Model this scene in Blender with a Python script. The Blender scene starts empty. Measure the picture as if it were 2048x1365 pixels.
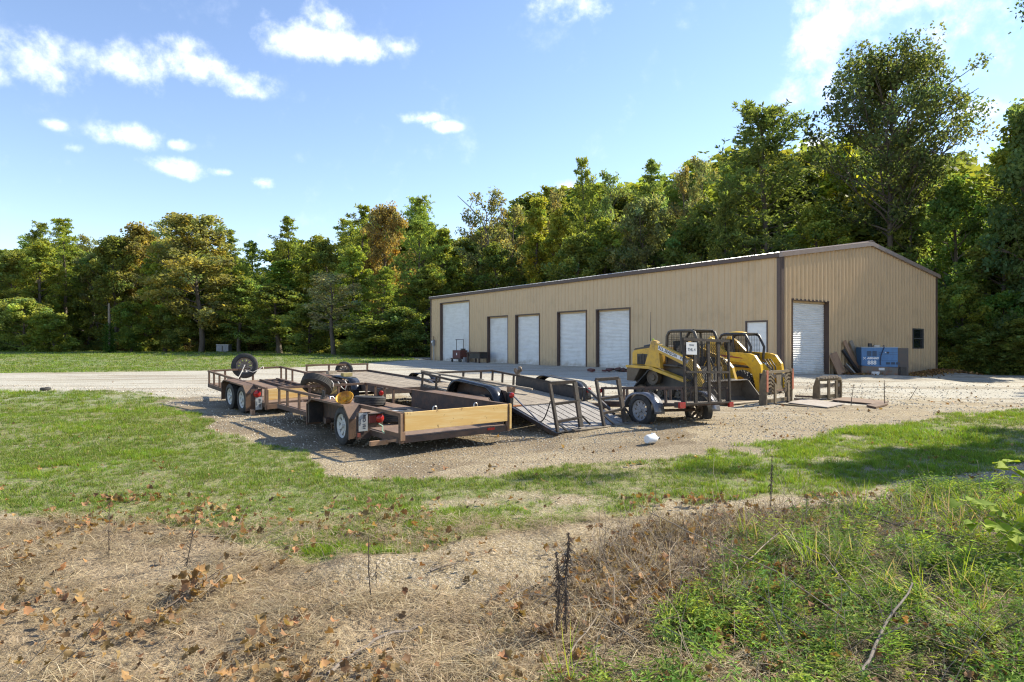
import bpy, bmesh, math, random
import numpy as np
from mathutils import Vector, Matrix, Euler
rng = np.random.RandomState(7)
random.seed(7)
S = bpy.context.scene
COL = S.collection
R_ = math.radians

# ---------------------------------------------------------------- camera, sky, sun, exposure
FPX, HZ, EYE = 1276.0, 689.0, 1.7          # focal length and horizon row, in pixels of the 2048 px photograph; eye height
cam_d = bpy.data.cameras.new('camera'); cam = bpy.data.objects.new('camera', cam_d); COL.objects.link(cam)
cam.location = (0, 0, EYE); cam.rotation_euler = (R_(90), 0, 0)
cam_d.sensor_width = 36; cam_d.lens = 36*FPX/2048; cam_d.shift_y = (HZ-682.5)/2048
cam_d.clip_start = .05; cam_d.clip_end = 3000
S.camera = cam
SUN_EL, SUN_AZ = R_(36.5), math.atan2(.882, .469)      # azimuth from +Y towards +X
sd = bpy.data.lights.new('sun', 'SUN'); sd.energy = 5.0; sd.angle = R_(.53); sd.color = (1, .915, .74)
sun = bpy.data.objects.new('sun', sd); COL.objects.link(sun)
sdir = Vector((math.sin(SUN_AZ)*math.cos(SUN_EL), math.cos(SUN_AZ)*math.cos(SUN_EL), math.sin(SUN_EL)))
sun.rotation_euler = sdir.to_track_quat('Z', 'Y').to_euler(); sun.location = sdir*60
S.view_settings.view_transform = 'Standard'; S.view_settings.look = 'None'
S.view_settings.exposure = 0.98; S.view_settings.gamma = 1; S.view_settings.use_curve_mapping = False
S.render.engine = 'CYCLES'
S.cycles.max_bounces = 7; S.cycles.diffuse_bounces = 4; S.cycles.glossy_bounces = 2; S.cycles.transmission_bounces = 5; S.cycles.transparent_max_bounces = 4; S.cycles.use_adaptive_sampling = True; S.cycles.adaptive_threshold = .012; S.cycles.caustics_reflective = False; S.cycles.caustics_refractive = False
S.cycles.use_denoising = True; S.cycles.denoising_prefilter = 'NONE'; S.cycles.pixel_filter_type = 'BLACKMAN_HARRIS'; S.cycles.filter_width = 1.2; S.cycles.sample_clamp_indirect = 4

class NT:
    def __init__(s, tree): s.t = tree
    def n(s, typ, ins=None, **kw):
        nd = s.t.nodes.new(typ)
        for k, v in kw.items(): setattr(nd, k, v)
        for k, v in (ins or {}).items(): s.set(nd.inputs[k], v)
        return nd
    def set(s, sock, v):
        if isinstance(v, bpy.types.NodeSocket): s.t.links.new(v, sock)
        elif isinstance(v, bpy.types.Node): s.t.links.new(v.outputs[0], sock)
        else: sock.default_value = v
    def m(s, op, a, b=None, c=None, clamp=False):
        nd = s.t.nodes.new('ShaderNodeMath'); nd.operation = op; nd.use_clamp = clamp
        for i, v in enumerate((a, b, c)):
            if v is not None: s.set(nd.inputs[i], v)
        return nd.outputs[0]
    def mix(s, f, a, b, blend='MIX'):
        nd = s.t.nodes.new('ShaderNodeMix'); nd.data_type = 'RGBA'; nd.blend_type = blend
        s.set(nd.inputs[0], f); s.set(nd.inputs[6], a if not isinstance(a, tuple) else (*a[:3], 1)); s.set(nd.inputs[7], b if not isinstance(b, tuple) else (*b[:3], 1))
        return nd.outputs[2]
    def noise(s, vec, scale, detail=4, rough=.55, out=0, dist=0):
        nd = s.n('ShaderNodeTexNoise', {'Scale': scale, 'Detail': detail, 'Roughness': rough, 'Distortion': dist})
        if vec is not None: s.set(nd.inputs['Vector'], vec)
        return nd.outputs[out]
    def ramp(s, v, lo, hi, a=0., b=1.):
        nd = s.n('ShaderNodeMapRange', {0: v, 1: lo, 2: hi, 3: a, 4: b}); nd.clamp = True; nd.interpolation_type = 'SMOOTHSTEP'
        return nd.outputs[0]

world = bpy.data.worlds.new('World'); S.world = world; world.use_nodes = True
wt = NT(world.node_tree); world.node_tree.nodes.clear()
sky = wt.n('ShaderNodeTexSky'); sky.sky_type = 'NISHITA'; sky.sun_disc = False
sky.sun_elevation = SUN_EL; sky.sun_rotation = SUN_AZ; sky.altitude = 50; sky.air_density = 1.0; sky.dust_density = 0.0; sky.ozone_density = 3
tc = wt.n('ShaderNodeTexCoord'); sp = wt.n('ShaderNodeSeparateXYZ', {0: tc.outputs['Generated']})
az = wt.m('ARCTAN2', sp.outputs[0], sp.outputs[1]); el = wt.m('ARCSINE', sp.outputs[2])
n1 = wt.m('ADD', wt.m('MULTIPLY', wt.noise(tc.outputs['Generated'], 10, 6, .6, dist=.3), .6), wt.m('MULTIPLY', wt.noise(tc.outputs['Generated'], 34, 5, .62), .4)); n2 = wt.noise(tc.outputs['Generated'], 4, 3, .5)
def px_dir(x, y):
    dx, dz = (x-1024)/FPX, (HZ-y)/FPX
    return math.atan(dx), math.atan(dz/math.hypot(1, dx)), math.hypot(1, dx)
CL = [(60,125,115,34,.85),(150,115,85,38,.85),(250,135,105,33,.85),(390,140,105,29,.85),(470,165,65,21,.8),(-60,130,90,36,.85),(370,95,40,14,.4),
      (610,80,95,26,1.),(690,100,75,20,.9),(655,30,38,26,.75),(560,60,50,12,.4),(800,92,35,9,.35),(525,30,20,12,.25),
      (265,274,68,19,1.),(356,290,26,9,.9),(343,338,58,17,1.),(446,345,26,6,.55),(525,366,22,8,.6),(106,250,20,7,.5),(145,295,14,5,.3),
      (845,237,38,9,.85),(885,253,30,9,.8),(1165,2,90,22,.55),
      (1650,70,72,56,.75),(1700,40,120,55,.75),(1800,15,120,36,.5),(1640,110,45,28,.8),(1950,55,160,60,.28),(1640,170,50,25,.3),
      (1968,218,48,20,.9),(1632,292,30,16,.8),(1135,375,24,14,.9),(2300,120,200,50,.8),(-350,180,180,40,.9),(-700,80,160,50,.8),(2600,260,180,40,.7)]
fld = None
for (x, y, hw, hh, st) in CL:
    a0, e0, g = px_dir(x, y)
    ra, re = 1.25*hw/FPX/g**2, 1.35*hh/FPX/g
    u = wt.m('DIVIDE', wt.m('SUBTRACT', az, a0), ra); v = wt.m('DIVIDE', wt.m('SUBTRACT', el, e0), re)
    d = wt.m('SQRT', wt.m('ADD', wt.m('MULTIPLY', u, u), wt.m('MULTIPLY', v, v)))
    f = wt.m('MULTIPLY', wt.m('SUBTRACT', 1.0, d), st)
    fld = f if fld is None else wt.m('MAXIMUM', fld, f)
    
# clouds out of the frame go on in the same scattered way
scat = wt.m('MULTIPLY', wt.ramp(n2, .56, .75), wt.ramp(wt.m('ABSOLUTE', az), .8, 1.1))
fld = wt.m('MAXIMUM', fld, wt.m('SUBTRACT', scat, .25))
fld = wt.m('MAXIMUM', fld, -.6)
dens = wt.ramp(wt.m('ADD', fld, wt.m('MULTIPLY', wt.m('SUBTRACT', n1, .5), 4.2)), -.15, 1.5)
dens = wt.m('MULTIPLY', dens, wt.ramp(fld, -.45, .12))
cloud_col = wt.mix(wt.ramp(n1, .3, .7), (7.0, 7.3, 8.0), (8.6, 8.6, 8.8))
skyc = wt.mix(1.0, sky.outputs[0], (1.10, .995, .97), 'MULTIPLY')
cc = wt.mix(wt.m('MULTIPLY', dens, .92), skyc, cloud_col)
bg = wt.n('ShaderNodeBackground', {'Color': cc, 'Strength': .132})
wo = wt.n('ShaderNodeOutputWorld', {0: bg})
world.cycles.sampling_method = 'MANUAL'; world.cycles.sample_map_resolution = 512

# ---------------------------------------------------------------- helpers
def tag(o, label=None, cat=None, group=None, kind=None):
    if label: o['label'] = label
    if cat: o['category'] = cat
    if group: o['group'] = group
    if kind: o['kind'] = kind
    return o
def empty(name, loc=(0,0,0), rot=None, label=None, cat=None, group=None, matrix=None):
    o = bpy.data.objects.new(name, None); COL.objects.link(o); o.empty_display_size = .3
    if matrix is not None: o.matrix_world = matrix
    else:
        o.location = loc
        if rot is not None: o.rotation_euler = rot
    return tag(o, label, cat, group)
def link(name, me, parent=None, mat=None, **kw):
    o = bpy.data.objects.new(name, me); COL.objects.link(o)
    if parent is not None: o.parent = parent
    if mat is not None and not me.materials: me.materials.append(mat)
    return tag(o, **kw)
def copy_tree(o, parent=None):
    c = o.copy(); COL.objects.link(c)
    if parent is not None: c.parent = parent
    for ch in list(o.children): copy_tree(ch, c)
    return c

class MB:
    def __init__(s): s.v = []; s.f = []
    def add(s, vs, fs):
        k = len(s.v); s.v += [tuple(v) for v in vs]; s.f += [tuple(i+k for i in f) for f in fs]; return s
    def hexa(s, p):          # 8 points: bottom ring 0-3, top ring 4-7
        return s.add(p, [(0,3,2,1),(4,5,6,7),(0,1,5,4),(1,2,6,5),(2,3,7,6),(3,0,4,7)])
    def box(s, x0, x1, y0, y1, z0, z1):
        return s.hexa([(x0,y0,z0),(x1,y0,z0),(x1,y1,z0),(x0,y1,z0),(x0,y0,z1),(x1,y0,z1),(x1,y1,z1),(x0,y1,z1)])
    def bar(s, p0, p1, w, h=None, up=(0,0,1)):   # rectangular bar: w across, h along up
        h = w if h is None else h
        a, b = Vector(p0), Vector(p1); d = (b-a).normalized(); u = Vector(up)
        if abs(d.dot(u)) > .98: u = Vector((0,1,0)) if abs(d.y) < .9 else Vector((1,0,0))
        r = d.cross(u).normalized(); u = r.cross(d).normalized()
        q = [(-1,-1),(1,-1),(1,1),(-1,1)]
        return s.hexa([a+r*(i*w/2)+u*(j*h/2) for i, j in q]+[b+r*(i*w/2)+u*(j*h/2) for i, j in q])
    def tube(s, pts, r, n=8, r1=None, cap=True):
        pts = [Vector(p) for p in pts]; m = len(pts); k = len(s.v); vs = []; prev = None
        for i, p in enumerate(pts):
            d = (pts[min(i+1,m-1)]-pts[max(i-1,0)]).normalized()
            if prev is None:
                a = Vector((0,0,1)) if abs(d.z) < .9 else Vector((1,0,0)); x = d.cross(a).normalized()
            else: x = (prev-d*prev.dot(d)).normalized()
            prev = x; y = d.cross(x)
            rr = r if r1 is None else r+(r1-r)*i/(m-1)
            if isinstance(r, (list, tuple)): rr = r[i]
            vs += [p+(x*math.cos(t)+y*math.sin(t))*rr for t in [2*math.pi*j/n for j in range(n)]]
        fs = [(i*n+j, i*n+(j+1)%n, (i+1)*n+(j+1)%n, (i+1)*n+j) for i in range(m-1) for j in range(n)]
        if cap: fs += [tuple(range(n-1,-1,-1)), tuple((m-1)*n+j for j in range(n))]
        return s.add(vs, fs)
    def lathe(s, prof, n=24, o=(0,0,0), ax=(0,0,1), arc=2*math.pi):    # prof: (radius, along axis)
        ax = Vector(ax).normalized(); a = Vector((0,0,1)) if abs(ax.z) < .9 else Vector((1,0,0))
        x = a.cross(ax).normalized(); y = ax.cross(x); o = Vector(o); m = len(prof); full = arc > 6.28; nn = n if full else n+1
        vs = [o+ax*h+(x*math.cos(arc*j/n)+y*math.sin(arc*j/n))*r for j in range(nn) for (r, h) in prof]
        fs = [(j*m+i, j*m+i+1, ((j+1)%nn)*m+i+1, ((j+1)%nn)*m+i) for j in range(n) for i in range(m-1)]
        return s.add(vs, fs)
    def prism(s, poly, O, U, V, thick):      # polygon in plane (U,V) at O, extruded by vector thick
        O, U, V, T = Vector(O), Vector(U), Vector(V), Vector(thick); n = len(poly)
        a = [O+U*p+V*q for p, q in poly]; b = [p+T for p in a]
        return s.add(a+b, [tuple(range(n-1,-1,-1)), tuple(range(n, 2*n))]+[(i, (i+1)%n, n+(i+1)%n, n+i) for i in range(n)])
    def strip(s, line, T, t=None):           # swept sheet: polyline x vector T, thickness by offset t (vector)
        T = Vector(T); a = [Vector(p) for p in line]; n = len(a); b = [p+T for p in a]
        if t is None:
            return s.add(a+b, [(i, i+1, n+i+1, n+i) for i in range(n-1)])
        t = Vector(t)
        for i in range(n-1): s.hexa([a[i], a[i+1], b[i+1], b[i], a[i]+t, a[i+1]+t, b[i+1]+t, b[i]+t])
        return s
    def mesh(s, name, smooth=None, bevel=0):
        me = bpy.data.meshes.new(name); me.from_pydata([tuple(v) for v in s.v], [], s.f)
        bm = bmesh.new(); bm.from_mesh(me)
        bmesh.ops.recalc_face_normals(bm, faces=bm.faces)
        if bevel: bmesh.ops.bevel(bm, geom=[e for e in bm.edges if len(e.link_faces)==2 and e.calc_face_angle(0) > .6], offset=bevel, segments=2, profile=.7, affect='EDGES', clamp_overlap=True)
        bm.to_mesh(me); bm.free()
        if smooth is not None:
            me.polygons.foreach_set('use_smooth', [True]*len(me.polygons)); me.set_sharp_from_angle(angle=R_(smooth))
        me.update(); return me
    def build(s, name, mat, parent=None, smooth=None, bevel=0, **kw):
        me = s.mesh(name, smooth, bevel); me.materials.append(mat)
        return link(name, me, parent, **kw)

# ---------------------------------------------------------------- materials
MATS = {}
def mat(name, col, rough=.6, metal=0., col2=None, sc=4., amt=.5, col3=None, sc3=1.2, amt3=.5, bump=0., bsc=40., lo=.42, hi=.62, lo3=.5, hi3=.65, stretch=None, spec=.5):
    m = bpy.data.materials.new(name); m.use_nodes = True; t = NT(m.node_tree); t.t.nodes.clear(); MATS[name] = m
    b = t.n('ShaderNodeBsdfPrincipled', {'Roughness': rough, 'Metallic': metal, 'Specular IOR Level': spec})
    tcn = t.n('ShaderNodeTexCoord').outputs['Object']
    if stretch:
        mp = t.n('ShaderNodeMapping', {'Vector': tcn, 'Scale': stretch}); vec = mp.outputs[0]
    else: vec = tcn
    c = t.n('ShaderNodeRGB'); c.outputs[0].default_value = (*col, 1); c = c.outputs[0]
    if col2:
        nz = t.noise(vec, sc, 6, .65); f = t.m('MULTIPLY', t.ramp(nz, lo, hi), amt); c = t.mix(f, c, col2)
        t.set(b.inputs['Roughness'], t.m('ADD', rough-.08, t.m('MULTIPLY', nz, .16)))
    if col3:
        nz3 = t.noise(tcn, sc3, 8, .7); c = t.mix(t.m('MULTIPLY', t.ramp(nz3, lo3, hi3), amt3), c, col3)
    t.set(b.inputs['Base Color'], c)
    if bump:
        bp = t.n('ShaderNodeBump', {'Strength': bump, 'Distance': .01, 'Height': t.noise(vec, bsc, 5, .6)}); t.set(b.inputs['Normal'], bp.outputs[0])
    t.n('ShaderNodeOutputMaterial', {0: b}); return m
M_TAN = mat('tan_painted_steel', (.53,.39,.23), .5, 0, (.47,.345,.20), 3, .5, (.30,.23,.14), .9, .25, stretch=(3,3,.25))
M_TRIM = mat('brown_painted_steel', (.075,.047,.038), .5, 0, (.10,.065,.05), 5, .5)
M_ROOF = mat('galvanised_roof_sheet', (.62,.62,.60), .35, .3, (.5,.49,.47), 4, .5)
M_WHITE = mat('white_door_paint', (.74,.75,.74), .45, 0, (.62,.62,.60), 2.2, .5, (.5,.48,.44), .8, .3, stretch=(.6,.6,3))
M_RUST = mat('brown_rusty_paint', (.125,.076,.050), .75, 0, (.18,.105,.065), 5, .8, (.075,.05,.04), 2.2, .6, bump=.35, bsc=60)
M_RUSTD = mat('dark_rusty_steel', (.06,.042,.034), .75, 0, (.115,.065,.045), 7, .7, (.16,.10,.07), 3, .35, bump=.3)
M_DECK = mat('brown_deck_plate', (.19,.125,.085), .8, 0, (.23,.155,.11), 3, .8, (.12,.075,.055), 1.3, .7, bump=.4, bsc=35)
M_BLACK = mat('worn_black_paint', (.022,.022,.025), .42, 0, (.06,.05,.045), 9, .5, (.11,.07,.05), 3, .4, bump=.15)
M_BLACKG = mat('glossy_black_fender', (.02,.022,.028), .22, .2, (.07,.07,.075), 6, .5)
M_GALV = mat('galvanised_fender', (.22,.22,.24), .3, .4, (.08,.08,.09), 5, .6)
M_RUBBER = mat('tyre_rubber', (.028,.028,.029), .8, 0, (.075,.068,.058), 6, .6, bump=.3, bsc=50)
M_RIMW = mat('white_wheel_paint', (.50,.51,.50), .45, 0, (.45,.42,.37), 10, .5)
M_RIMD = mat('rusty_wheel_steel', (.16,.12,.09), .6, .2, (.35,.31,.26), 12, .6)
M_CHROME = mat('dull_zinc', (.5,.5,.5), .4, .8)
M_LUMBER = mat('new_pine_board', (.72,.45,.15), .6, 0, (.78,.56,.25), 2.5, .8, (.26,.13,.04), 9, .85, stretch=(.6,8,8), bump=.1, lo3=.63, hi3=.68)
M_WOODG = mat('weathered_grey_boards', (.30,.25,.19), .85, 0, (.19,.155,.12), 6, .9, (.42,.36,.28), 2.5, .6, stretch=(14,.7,14), bump=.5)
M_WOODR = mat('weathered_ramp_boards', (.31,.29,.27), .85, 0, (.19,.17,.155), 6, .9, (.42,.39,.36), 2.5, .6, stretch=(14,.7,14), bump=.5)
M_WOODB = mat('brown_scrap_wood', (.36,.22,.13), .8, 0, (.26,.15,.09), 6, .8, stretch=(1,1,.15))
M_YEL = mat('yellow_machine_paint', (.62,.37,.035), .42, 0, (.45,.27,.05), 5, .8, (.19,.13,.07), 3.4, .85, bump=.12, lo3=.52, hi3=.7)
M_YEL2 = mat('bright_yellow_paint', (.72,.45,.03), .35, 0, (.56,.34,.05), 5, .7, (.22,.155,.08), 3.4, .7, lo3=.53, bump=.1)
M_DKG = mat('dark_grey_machine_paint', (.055,.05,.045), .55, 0, (.10,.085,.065), 4, .7)
M_BRONZE = mat('muddy_brown_side_plate', (.11,.082,.055), .7, 0, (.16,.125,.085), 5, .7)
M_BLUE = mat('blue_machine_paint', (.07,.19,.40), .45, 0, (.05,.15,.33), 4, .7, (.09,.17,.29), 2, .5)
M_RED = mat('red_lamp_plastic', (.34,.018,.014), .25, 0, (.38,.015,.015), 30, .6)
M_ORNG = mat('orange_red_primer', (.42,.12,.06), .7, 0, (.30,.10,.06), 8, .7, (.14,.08,.05), 3, .6)
M_DISH = mat('yellow_worn_hub', (.66,.33,.015), .5, 0, (.30,.13,.02), 8, .8, (.12,.06,.03), 5, .6)
M_PAPER = mat('white_print_sheet', (.72,.71,.70), .6, 0, (.6,.59,.58), 6, .5)
M_PLATE = mat('dull_licence_plate', (.40,.42,.43), .5, 0, (.30,.32,.33), 9, .5)
M_INK = mat('dark_print', (.04,.045,.06), .6)
M_INKW = mat('white_print', (.8,.8,.8), .5)
M_GLASS = mat('dark_window_glass', (.012,.016,.018), .06, 0, spec=.8)
M_STRAP = mat('white_strap', (.62,.58,.52), .8)
M_GREENR = mat('green_cord', (.32,.5,.38), .8)
M_CONC = mat('pale_concrete', (.5,.48,.44), .9, 0, (.4,.38,.34), 8, .6, bump=.3)
M_MESH = mat('dark_wire_mesh', (.022,.017,.013), .8, 0, (.06,.04,.028), 12, .5)
M_DARK = mat('blackened_brown_steel', (.030,.023,.018), .7, 0, (.075,.05,.035), 8, .6, (.13,.09,.06), 3, .3, bump=.25)
M_HOSE = mat('olive_yellow_hose', (.30,.24,.05), .6, 0, (.16,.13,.04), 6, .7)
M_HOSEB = mat('navy_cable', (.01,.015,.05), .4)
M_GREYB = mat('grey_box_metal', (.25,.26,.28), .5, .1, (.18,.18,.2), 4, .5)
M_PLAST = mat('translucent_white_plastic', (.72,.74,.76), .35)
M_STEELP = mat('grey_mud_plate', (.36,.32,.28), .75, .1, (.27,.22,.18), 4, .8)
M_BARK = mat('grey_brown_bark', (.11,.09,.07), .9, 0, (.06,.048,.038), 6, .8, (.17,.145,.12), 1.5, .6, stretch=(4,4,.6), bump=.6, bsc=25)
M_BARKL = mat('pale_bark', (.24,.20,.165), .9, 0, (.13,.105,.085), 6, .7, stretch=(4,4,.6), bump=.5)
M_TWIG = mat('dry_twig', (.30,.235,.165), .85, 0, (.19,.145,.10), 14, .7)
M_DEAD = mat('dark_dead_stalk', (.075,.055,.042), .9, 0, (.14,.105,.075), 14, .7)
M_JEEP = M_GALV

def base_splash(m, top=.45, dirt=(.26,.21,.15)):      # mud splashed up from the gravel, worn into the lowest part of the sheets
    t = NT(m.node_tree); b = next(n for n in m.node_tree.nodes if n.type == 'BSDF_PRINCIPLED'); src = b.inputs['Base Color'].links[0].from_socket
    tcn = t.n('ShaderNodeTexCoord').outputs['Object']; z = t.n('ShaderNodeSeparateXYZ', {0: tcn}).outputs[2]
    n = t.noise(tcn, 2.5, 6, .7); h = t.m('ADD', z, t.m('MULTIPLY', t.m('SUBTRACT', n, .5), -1.1))
    t.set(b.inputs['Base Color'], t.mix(t.ramp(h, top, -.15, 0, .75), src, dirt))
base_splash(M_TAN); base_splash(M_WHITE, .35, (.38,.33,.26)); base_splash(M_TRIM, .3, (.16,.12,.09))
def veg_mat(name, transl=.42, rough=.55, vmin=.7, vmax=1.3, objcol=False, hue=.02):
    m = bpy.data.materials.new(name); m.use_nodes = True; t = NT(m.node_tree); t.t.nodes.clear()
    at = t.n('ShaderNodeAttribute', attribute_name='col'); oi = t.n('ShaderNodeObjectInfo')
    c = at.outputs['Color']
    if objcol: c = t.mix(1., c, oi.outputs['Color'], 'MULTIPLY')
    hs = t.n('ShaderNodeHueSaturation', {'Color': c, 'Hue': t.ramp(oi.outputs['Random'], 0, 1, .5-hue, .5+hue), 'Value': t.ramp(t.m('FRACT', t.m('MULTIPLY', oi.outputs['Random'], 7.31)), 0, 1, vmin, vmax)})
    b = t.n('ShaderNodeBsdfPrincipled', {'Base Color': hs.outputs[0], 'Roughness': rough, 'Specular IOR Level': .15})
    tr = t.n('ShaderNodeBsdfTranslucent', {'Color': t.mix(1., hs.outputs[0], (1.25,1.2,.6), 'MULTIPLY')})
    mx = t.n('ShaderNodeMixShader', {0: transl, 1: b, 2: tr}); t.n('ShaderNodeOutputMaterial', {0: mx}); return m
V_LEAF = veg_mat('tree_leaves', .55, .6, 1.08, 1.42, True, .01)
V_GRASS = veg_mat('grass_blades', .4, .5, .75, 1.25)
V_STRAW = veg_mat('dry_straw', .25, .7, .7, 1.2, hue=.01)
V_LITTER = veg_mat('fallen_leaf', .25, .6, .6, 1.25, hue=.015)
V_WEED = veg_mat('green_weed_leaves', .4, .75, .7, 1.3)

def mesh_np(name, V, F, colv=None, mat_=None, smooth=False):
    """V (n,3); F (m,k) same-size faces; colv (n,3) vertex colour"""
    me = bpy.data.meshes.new(name); V = np.asarray(V, np.float32); F = np.asarray(F, np.int32)
    me.vertices.add(len(V)); me.vertices.foreach_set('co', V.ravel())
    k = F.shape[1]; me.loops.add(F.size); me.loops.foreach_set('vertex_index', F.ravel())
    me.polygons.add(len(F)); me.polygons.foreach_set('loop_start', np.arange(0, F.size, k, dtype=np.int32))
    if smooth: me.polygons.foreach_set('use_smooth', np.ones(len(F), bool))
    me.update(calc_edges=True)
    if colv is not None:
        a = me.attributes.new('col', 'FLOAT_COLOR', 'POINT'); c = np.ones((len(V), 4), np.float32); c[:, :3] = colv; a.data.foreach_set('color', c.ravel())
    if mat_: me.materials.append(mat_)
    return me

# scatter: instances of prototype meshes on points (only for things nobody could count)
_gn = {}
def scatter(name, P, rot, scl, idx, protos, label):
    pc = bpy.data.collections.new(name+'_sources')
    for i, me in enumerate(protos):
        o = bpy.data.objects.new('%s_source_%02d' % (name, i), me); pc.objects.link(o)
    me = bpy.data.meshes.new(name); n = len(P); me.vertices.add(n); me.vertices.foreach_set('co', np.asarray(P, np.float32).ravel())
    a = me.attributes.new('rot', 'FLOAT_VECTOR', 'POINT'); a.data.foreach_set('vector', np.asarray(rot, np.float32).ravel())
    a = me.attributes.new('scl', 'FLOAT_VECTOR', 'POINT')
    scl = np.asarray(scl, np.float32); scl = np.repeat(scl[:, None], 3, 1) if scl.ndim == 1 else scl; a.data.foreach_set('vector', scl.ravel())
    a = me.attributes.new('idx', 'INT', 'POINT'); a.data.foreach_set('value', np.asarray(idx, np.int32))
    me.update()
    o = bpy.data.objects.new(name, me); COL.objects.link(o)
    g = bpy.data.node_groups.new(name, 'GeometryNodeTree'); t = NT(g)
    g.interface.new_socket('Geometry', in_out='INPUT', socket_type='NodeSocketGeometry'); g.interface.new_socket('Geometry', in_out='OUTPUT', socket_type='NodeSocketGeometry')
    gi = t.n('NodeGroupInput'); go = t.n('NodeGroupOutput')
    ci = t.n('GeometryNodeCollectionInfo', {'Collection': pc, 'Separate Children': True, 'Reset Children': True})
    def na(nm, ty):
        q = t.n('GeometryNodeInputNamedAttribute', data_type=ty); q.inputs['Name'].default_value = nm; return q.outputs['Attribute']
    er = t.n('FunctionNodeEulerToRotation', {0: na('rot', 'FLOAT_VECTOR')})
    ip = t.n('GeometryNodeInstanceOnPoints', {'Points': gi.outputs[0], 'Instance': ci.outputs[0], 'Pick Instance': True, 'Instance Index': na('idx', 'INT'), 'Rotation': er.outputs[0], 'Scale': na('scl', 'FLOAT_VECTOR')})
    g.links.new(ip.outputs[0], go.inputs[0])
    md = o.modifiers.new('scatter', 'NODES'); md.node_group = g
    return tag(o, label, None, None, 'stuff')
# ---------------------------------------------------------------- terrain
def vnoise(x, y, s, seed=0):
    x = np.asarray(x, float)*s+seed*17.3; y = np.asarray(y, float)*s-seed*9.1
    xi, yi = np.floor(x), np.floor(y); fx, fy = x-xi, y-yi; fx = fx*fx*(3-2*fx); fy = fy*fy*(3-2*fy)
    def h(a, b): q = np.sin(a*127.1+b*311.7+seed*3.3)*43758.5453; return q-np.floor(q)
    return (h(xi,yi)*(1-fx)+h(xi+1,yi)*fx)*(1-fy)+(h(xi,yi+1)*(1-fx)+h(xi+1,yi+1)*fx)*fy
def fbm(x, y, s, seed=0, o=4):
    r = 0; a = .5
    for i in range(o): r = r+a*vnoise(x, y, s*2**i, seed+i); a *= .5
    return r/(1-.5**o)
CP = np.array([(0,-6,0),(0,2,0),(-4,4,.0),(4,4,.0),(-10,5,.02),(10,5,0),(0,8,-.03),(-6,9,-.02),(6,9,0),(-2.8,10.5,-.05),(-.5,11.5,-.03),(2,12.5,.09),(3.5,13.6,.09),
  (-6.7,15.6,.0),(-7.3,16.3,.03),(-4.5,17,.08),(-1,15,.1),(0,17,.12),(5,19,.06),(8,20,.08),(6,16,.04),(9,18.5,.04),(11,26,.45),(9,29,.45),(4.4,35.4,.44),(-1,43,.44),(-6.5,51,.43),
  (-9,46,.40),(2,28,.33),(-2,24,.25),(-14,21,.15),(-24,31,.3),(-12,30,.3),(-30,24,.2),(-20,60,.6),(-45,60,.6),(0,62,.5),(-27,88,.8),(-60,88,.8),(-15,75,.7),(12.5,26.9,.44),(15,27.5,.36),(23,34.4,.20),(26,34,.0),(21.5,26,-.02),
  (14,20,.0),(18,14,-.02),(30,30,-.05),(40,40,0),(13,23,.2),(60,20,0),(-60,20,.1),(30,80,.5),(60,60,.3),(0,120,.9),(-80,120,1.),(80,120,.8)], float)
def terrain(x, y):
    x = np.asarray(x, float); y = np.asarray(y, float); sh = x.shape; X = x.ravel(); Y = y.ravel(); out = np.zeros(len(X))
    for i in range(0, len(X), 20000):
        a = X[i:i+20000, None]; b = Y[i:i+20000, None]
        w = 1/((a-CP[:,0])**2+(b-CP[:,1])**2+.6)**1.7; out[i:i+20000] = (w*CP[:,2]).sum(1)/w.sum(1)
    return out.reshape(sh)
def tz(x, y): return float(terrain(np.array([x]), np.array([y]))[0])
def bumps(x, y):
    d = np.hypot(x, y); k = np.clip((40-d)/30, 0, 1)
    fg = np.clip((6.8-y)/2, 0, 1)
    return k*((fbm(x, y, .9, 3)-.5)*.05+fg*((fbm(x, y, 1.6, 9)-.5)*.14+(fbm(x, y, 6, 5)-.5)*.05))
def G(px, py, lift=0.):
    """the point of the ground seen at a pixel of the photograph"""
    if py <= HZ+1: py = HZ+1
    d = EYE*FPX/(py-HZ)
    for _ in range(12):
        d2 = (EYE-tz((px-1024)/FPX*d, d)-lift)*FPX/(py-HZ); d = .5*d+.5*d2
    return ((px-1024)/FPX*d, d, tz((px-1024)/FPX*d, d))
def AT(px, py, d): return Vector(((px-1024)/FPX*d, d, EYE-(py-HZ)*d/FPX))
def inside(P, x, y):
    P = np.asarray(P); r = np.zeros(x.shape, bool); n = len(P); j = n-1
    for i in range(n):
        xi, yi, xj, yj = *P[i], *P[j]
        c = ((yi > y) != (yj > y)) & (x < (xj-xi)*(y-yi)/(yj-yi+1e-12)+xi); r ^= c; j = i
    return r
def W(pts): return [G(*p)[:2] for p in pts]
P_GRASS = W([(-900,788),(0,785),(120,784),(240,782),(310,795),(360,815),(420,845),(500,880),(570,897),(645,928),(650,958),(700,966),(790,962),(900,962),(1020,955),(1160,932),(1270,926),(1330,917),(1410,907),(1480,888),(1590,876),(1720,852),(1850,838),(2048,818),(2600,800),
   (2700,950),(2048,932),(1850,962),(1700,985),(1560,1000),(1440,1012),(1250,1032),(1050,1058),(900,1085),(800,1115),(640,1125),(520,1078),(380,1062),(250,1050),(130,1045),(0,1018),(-900,1000)])
P_WEED = W([(1480,1065),(1640,1030),(1850,978),(2300,945),(2700,1420),(1130,1420),(1190,1320),(1330,1270),(1420,1180),(1440,1100)])
P_BRUSH = W([(1270,1070),(1400,1040),(1560,1035),(1700,1005),(1860,1000),(1720,1060),(1620,1130),(1520,1210),(1440,1270),(1300,1300),(1150,1310),(1020,1280),(980,1220),(1120,1150),(1220,1100)])
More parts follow.
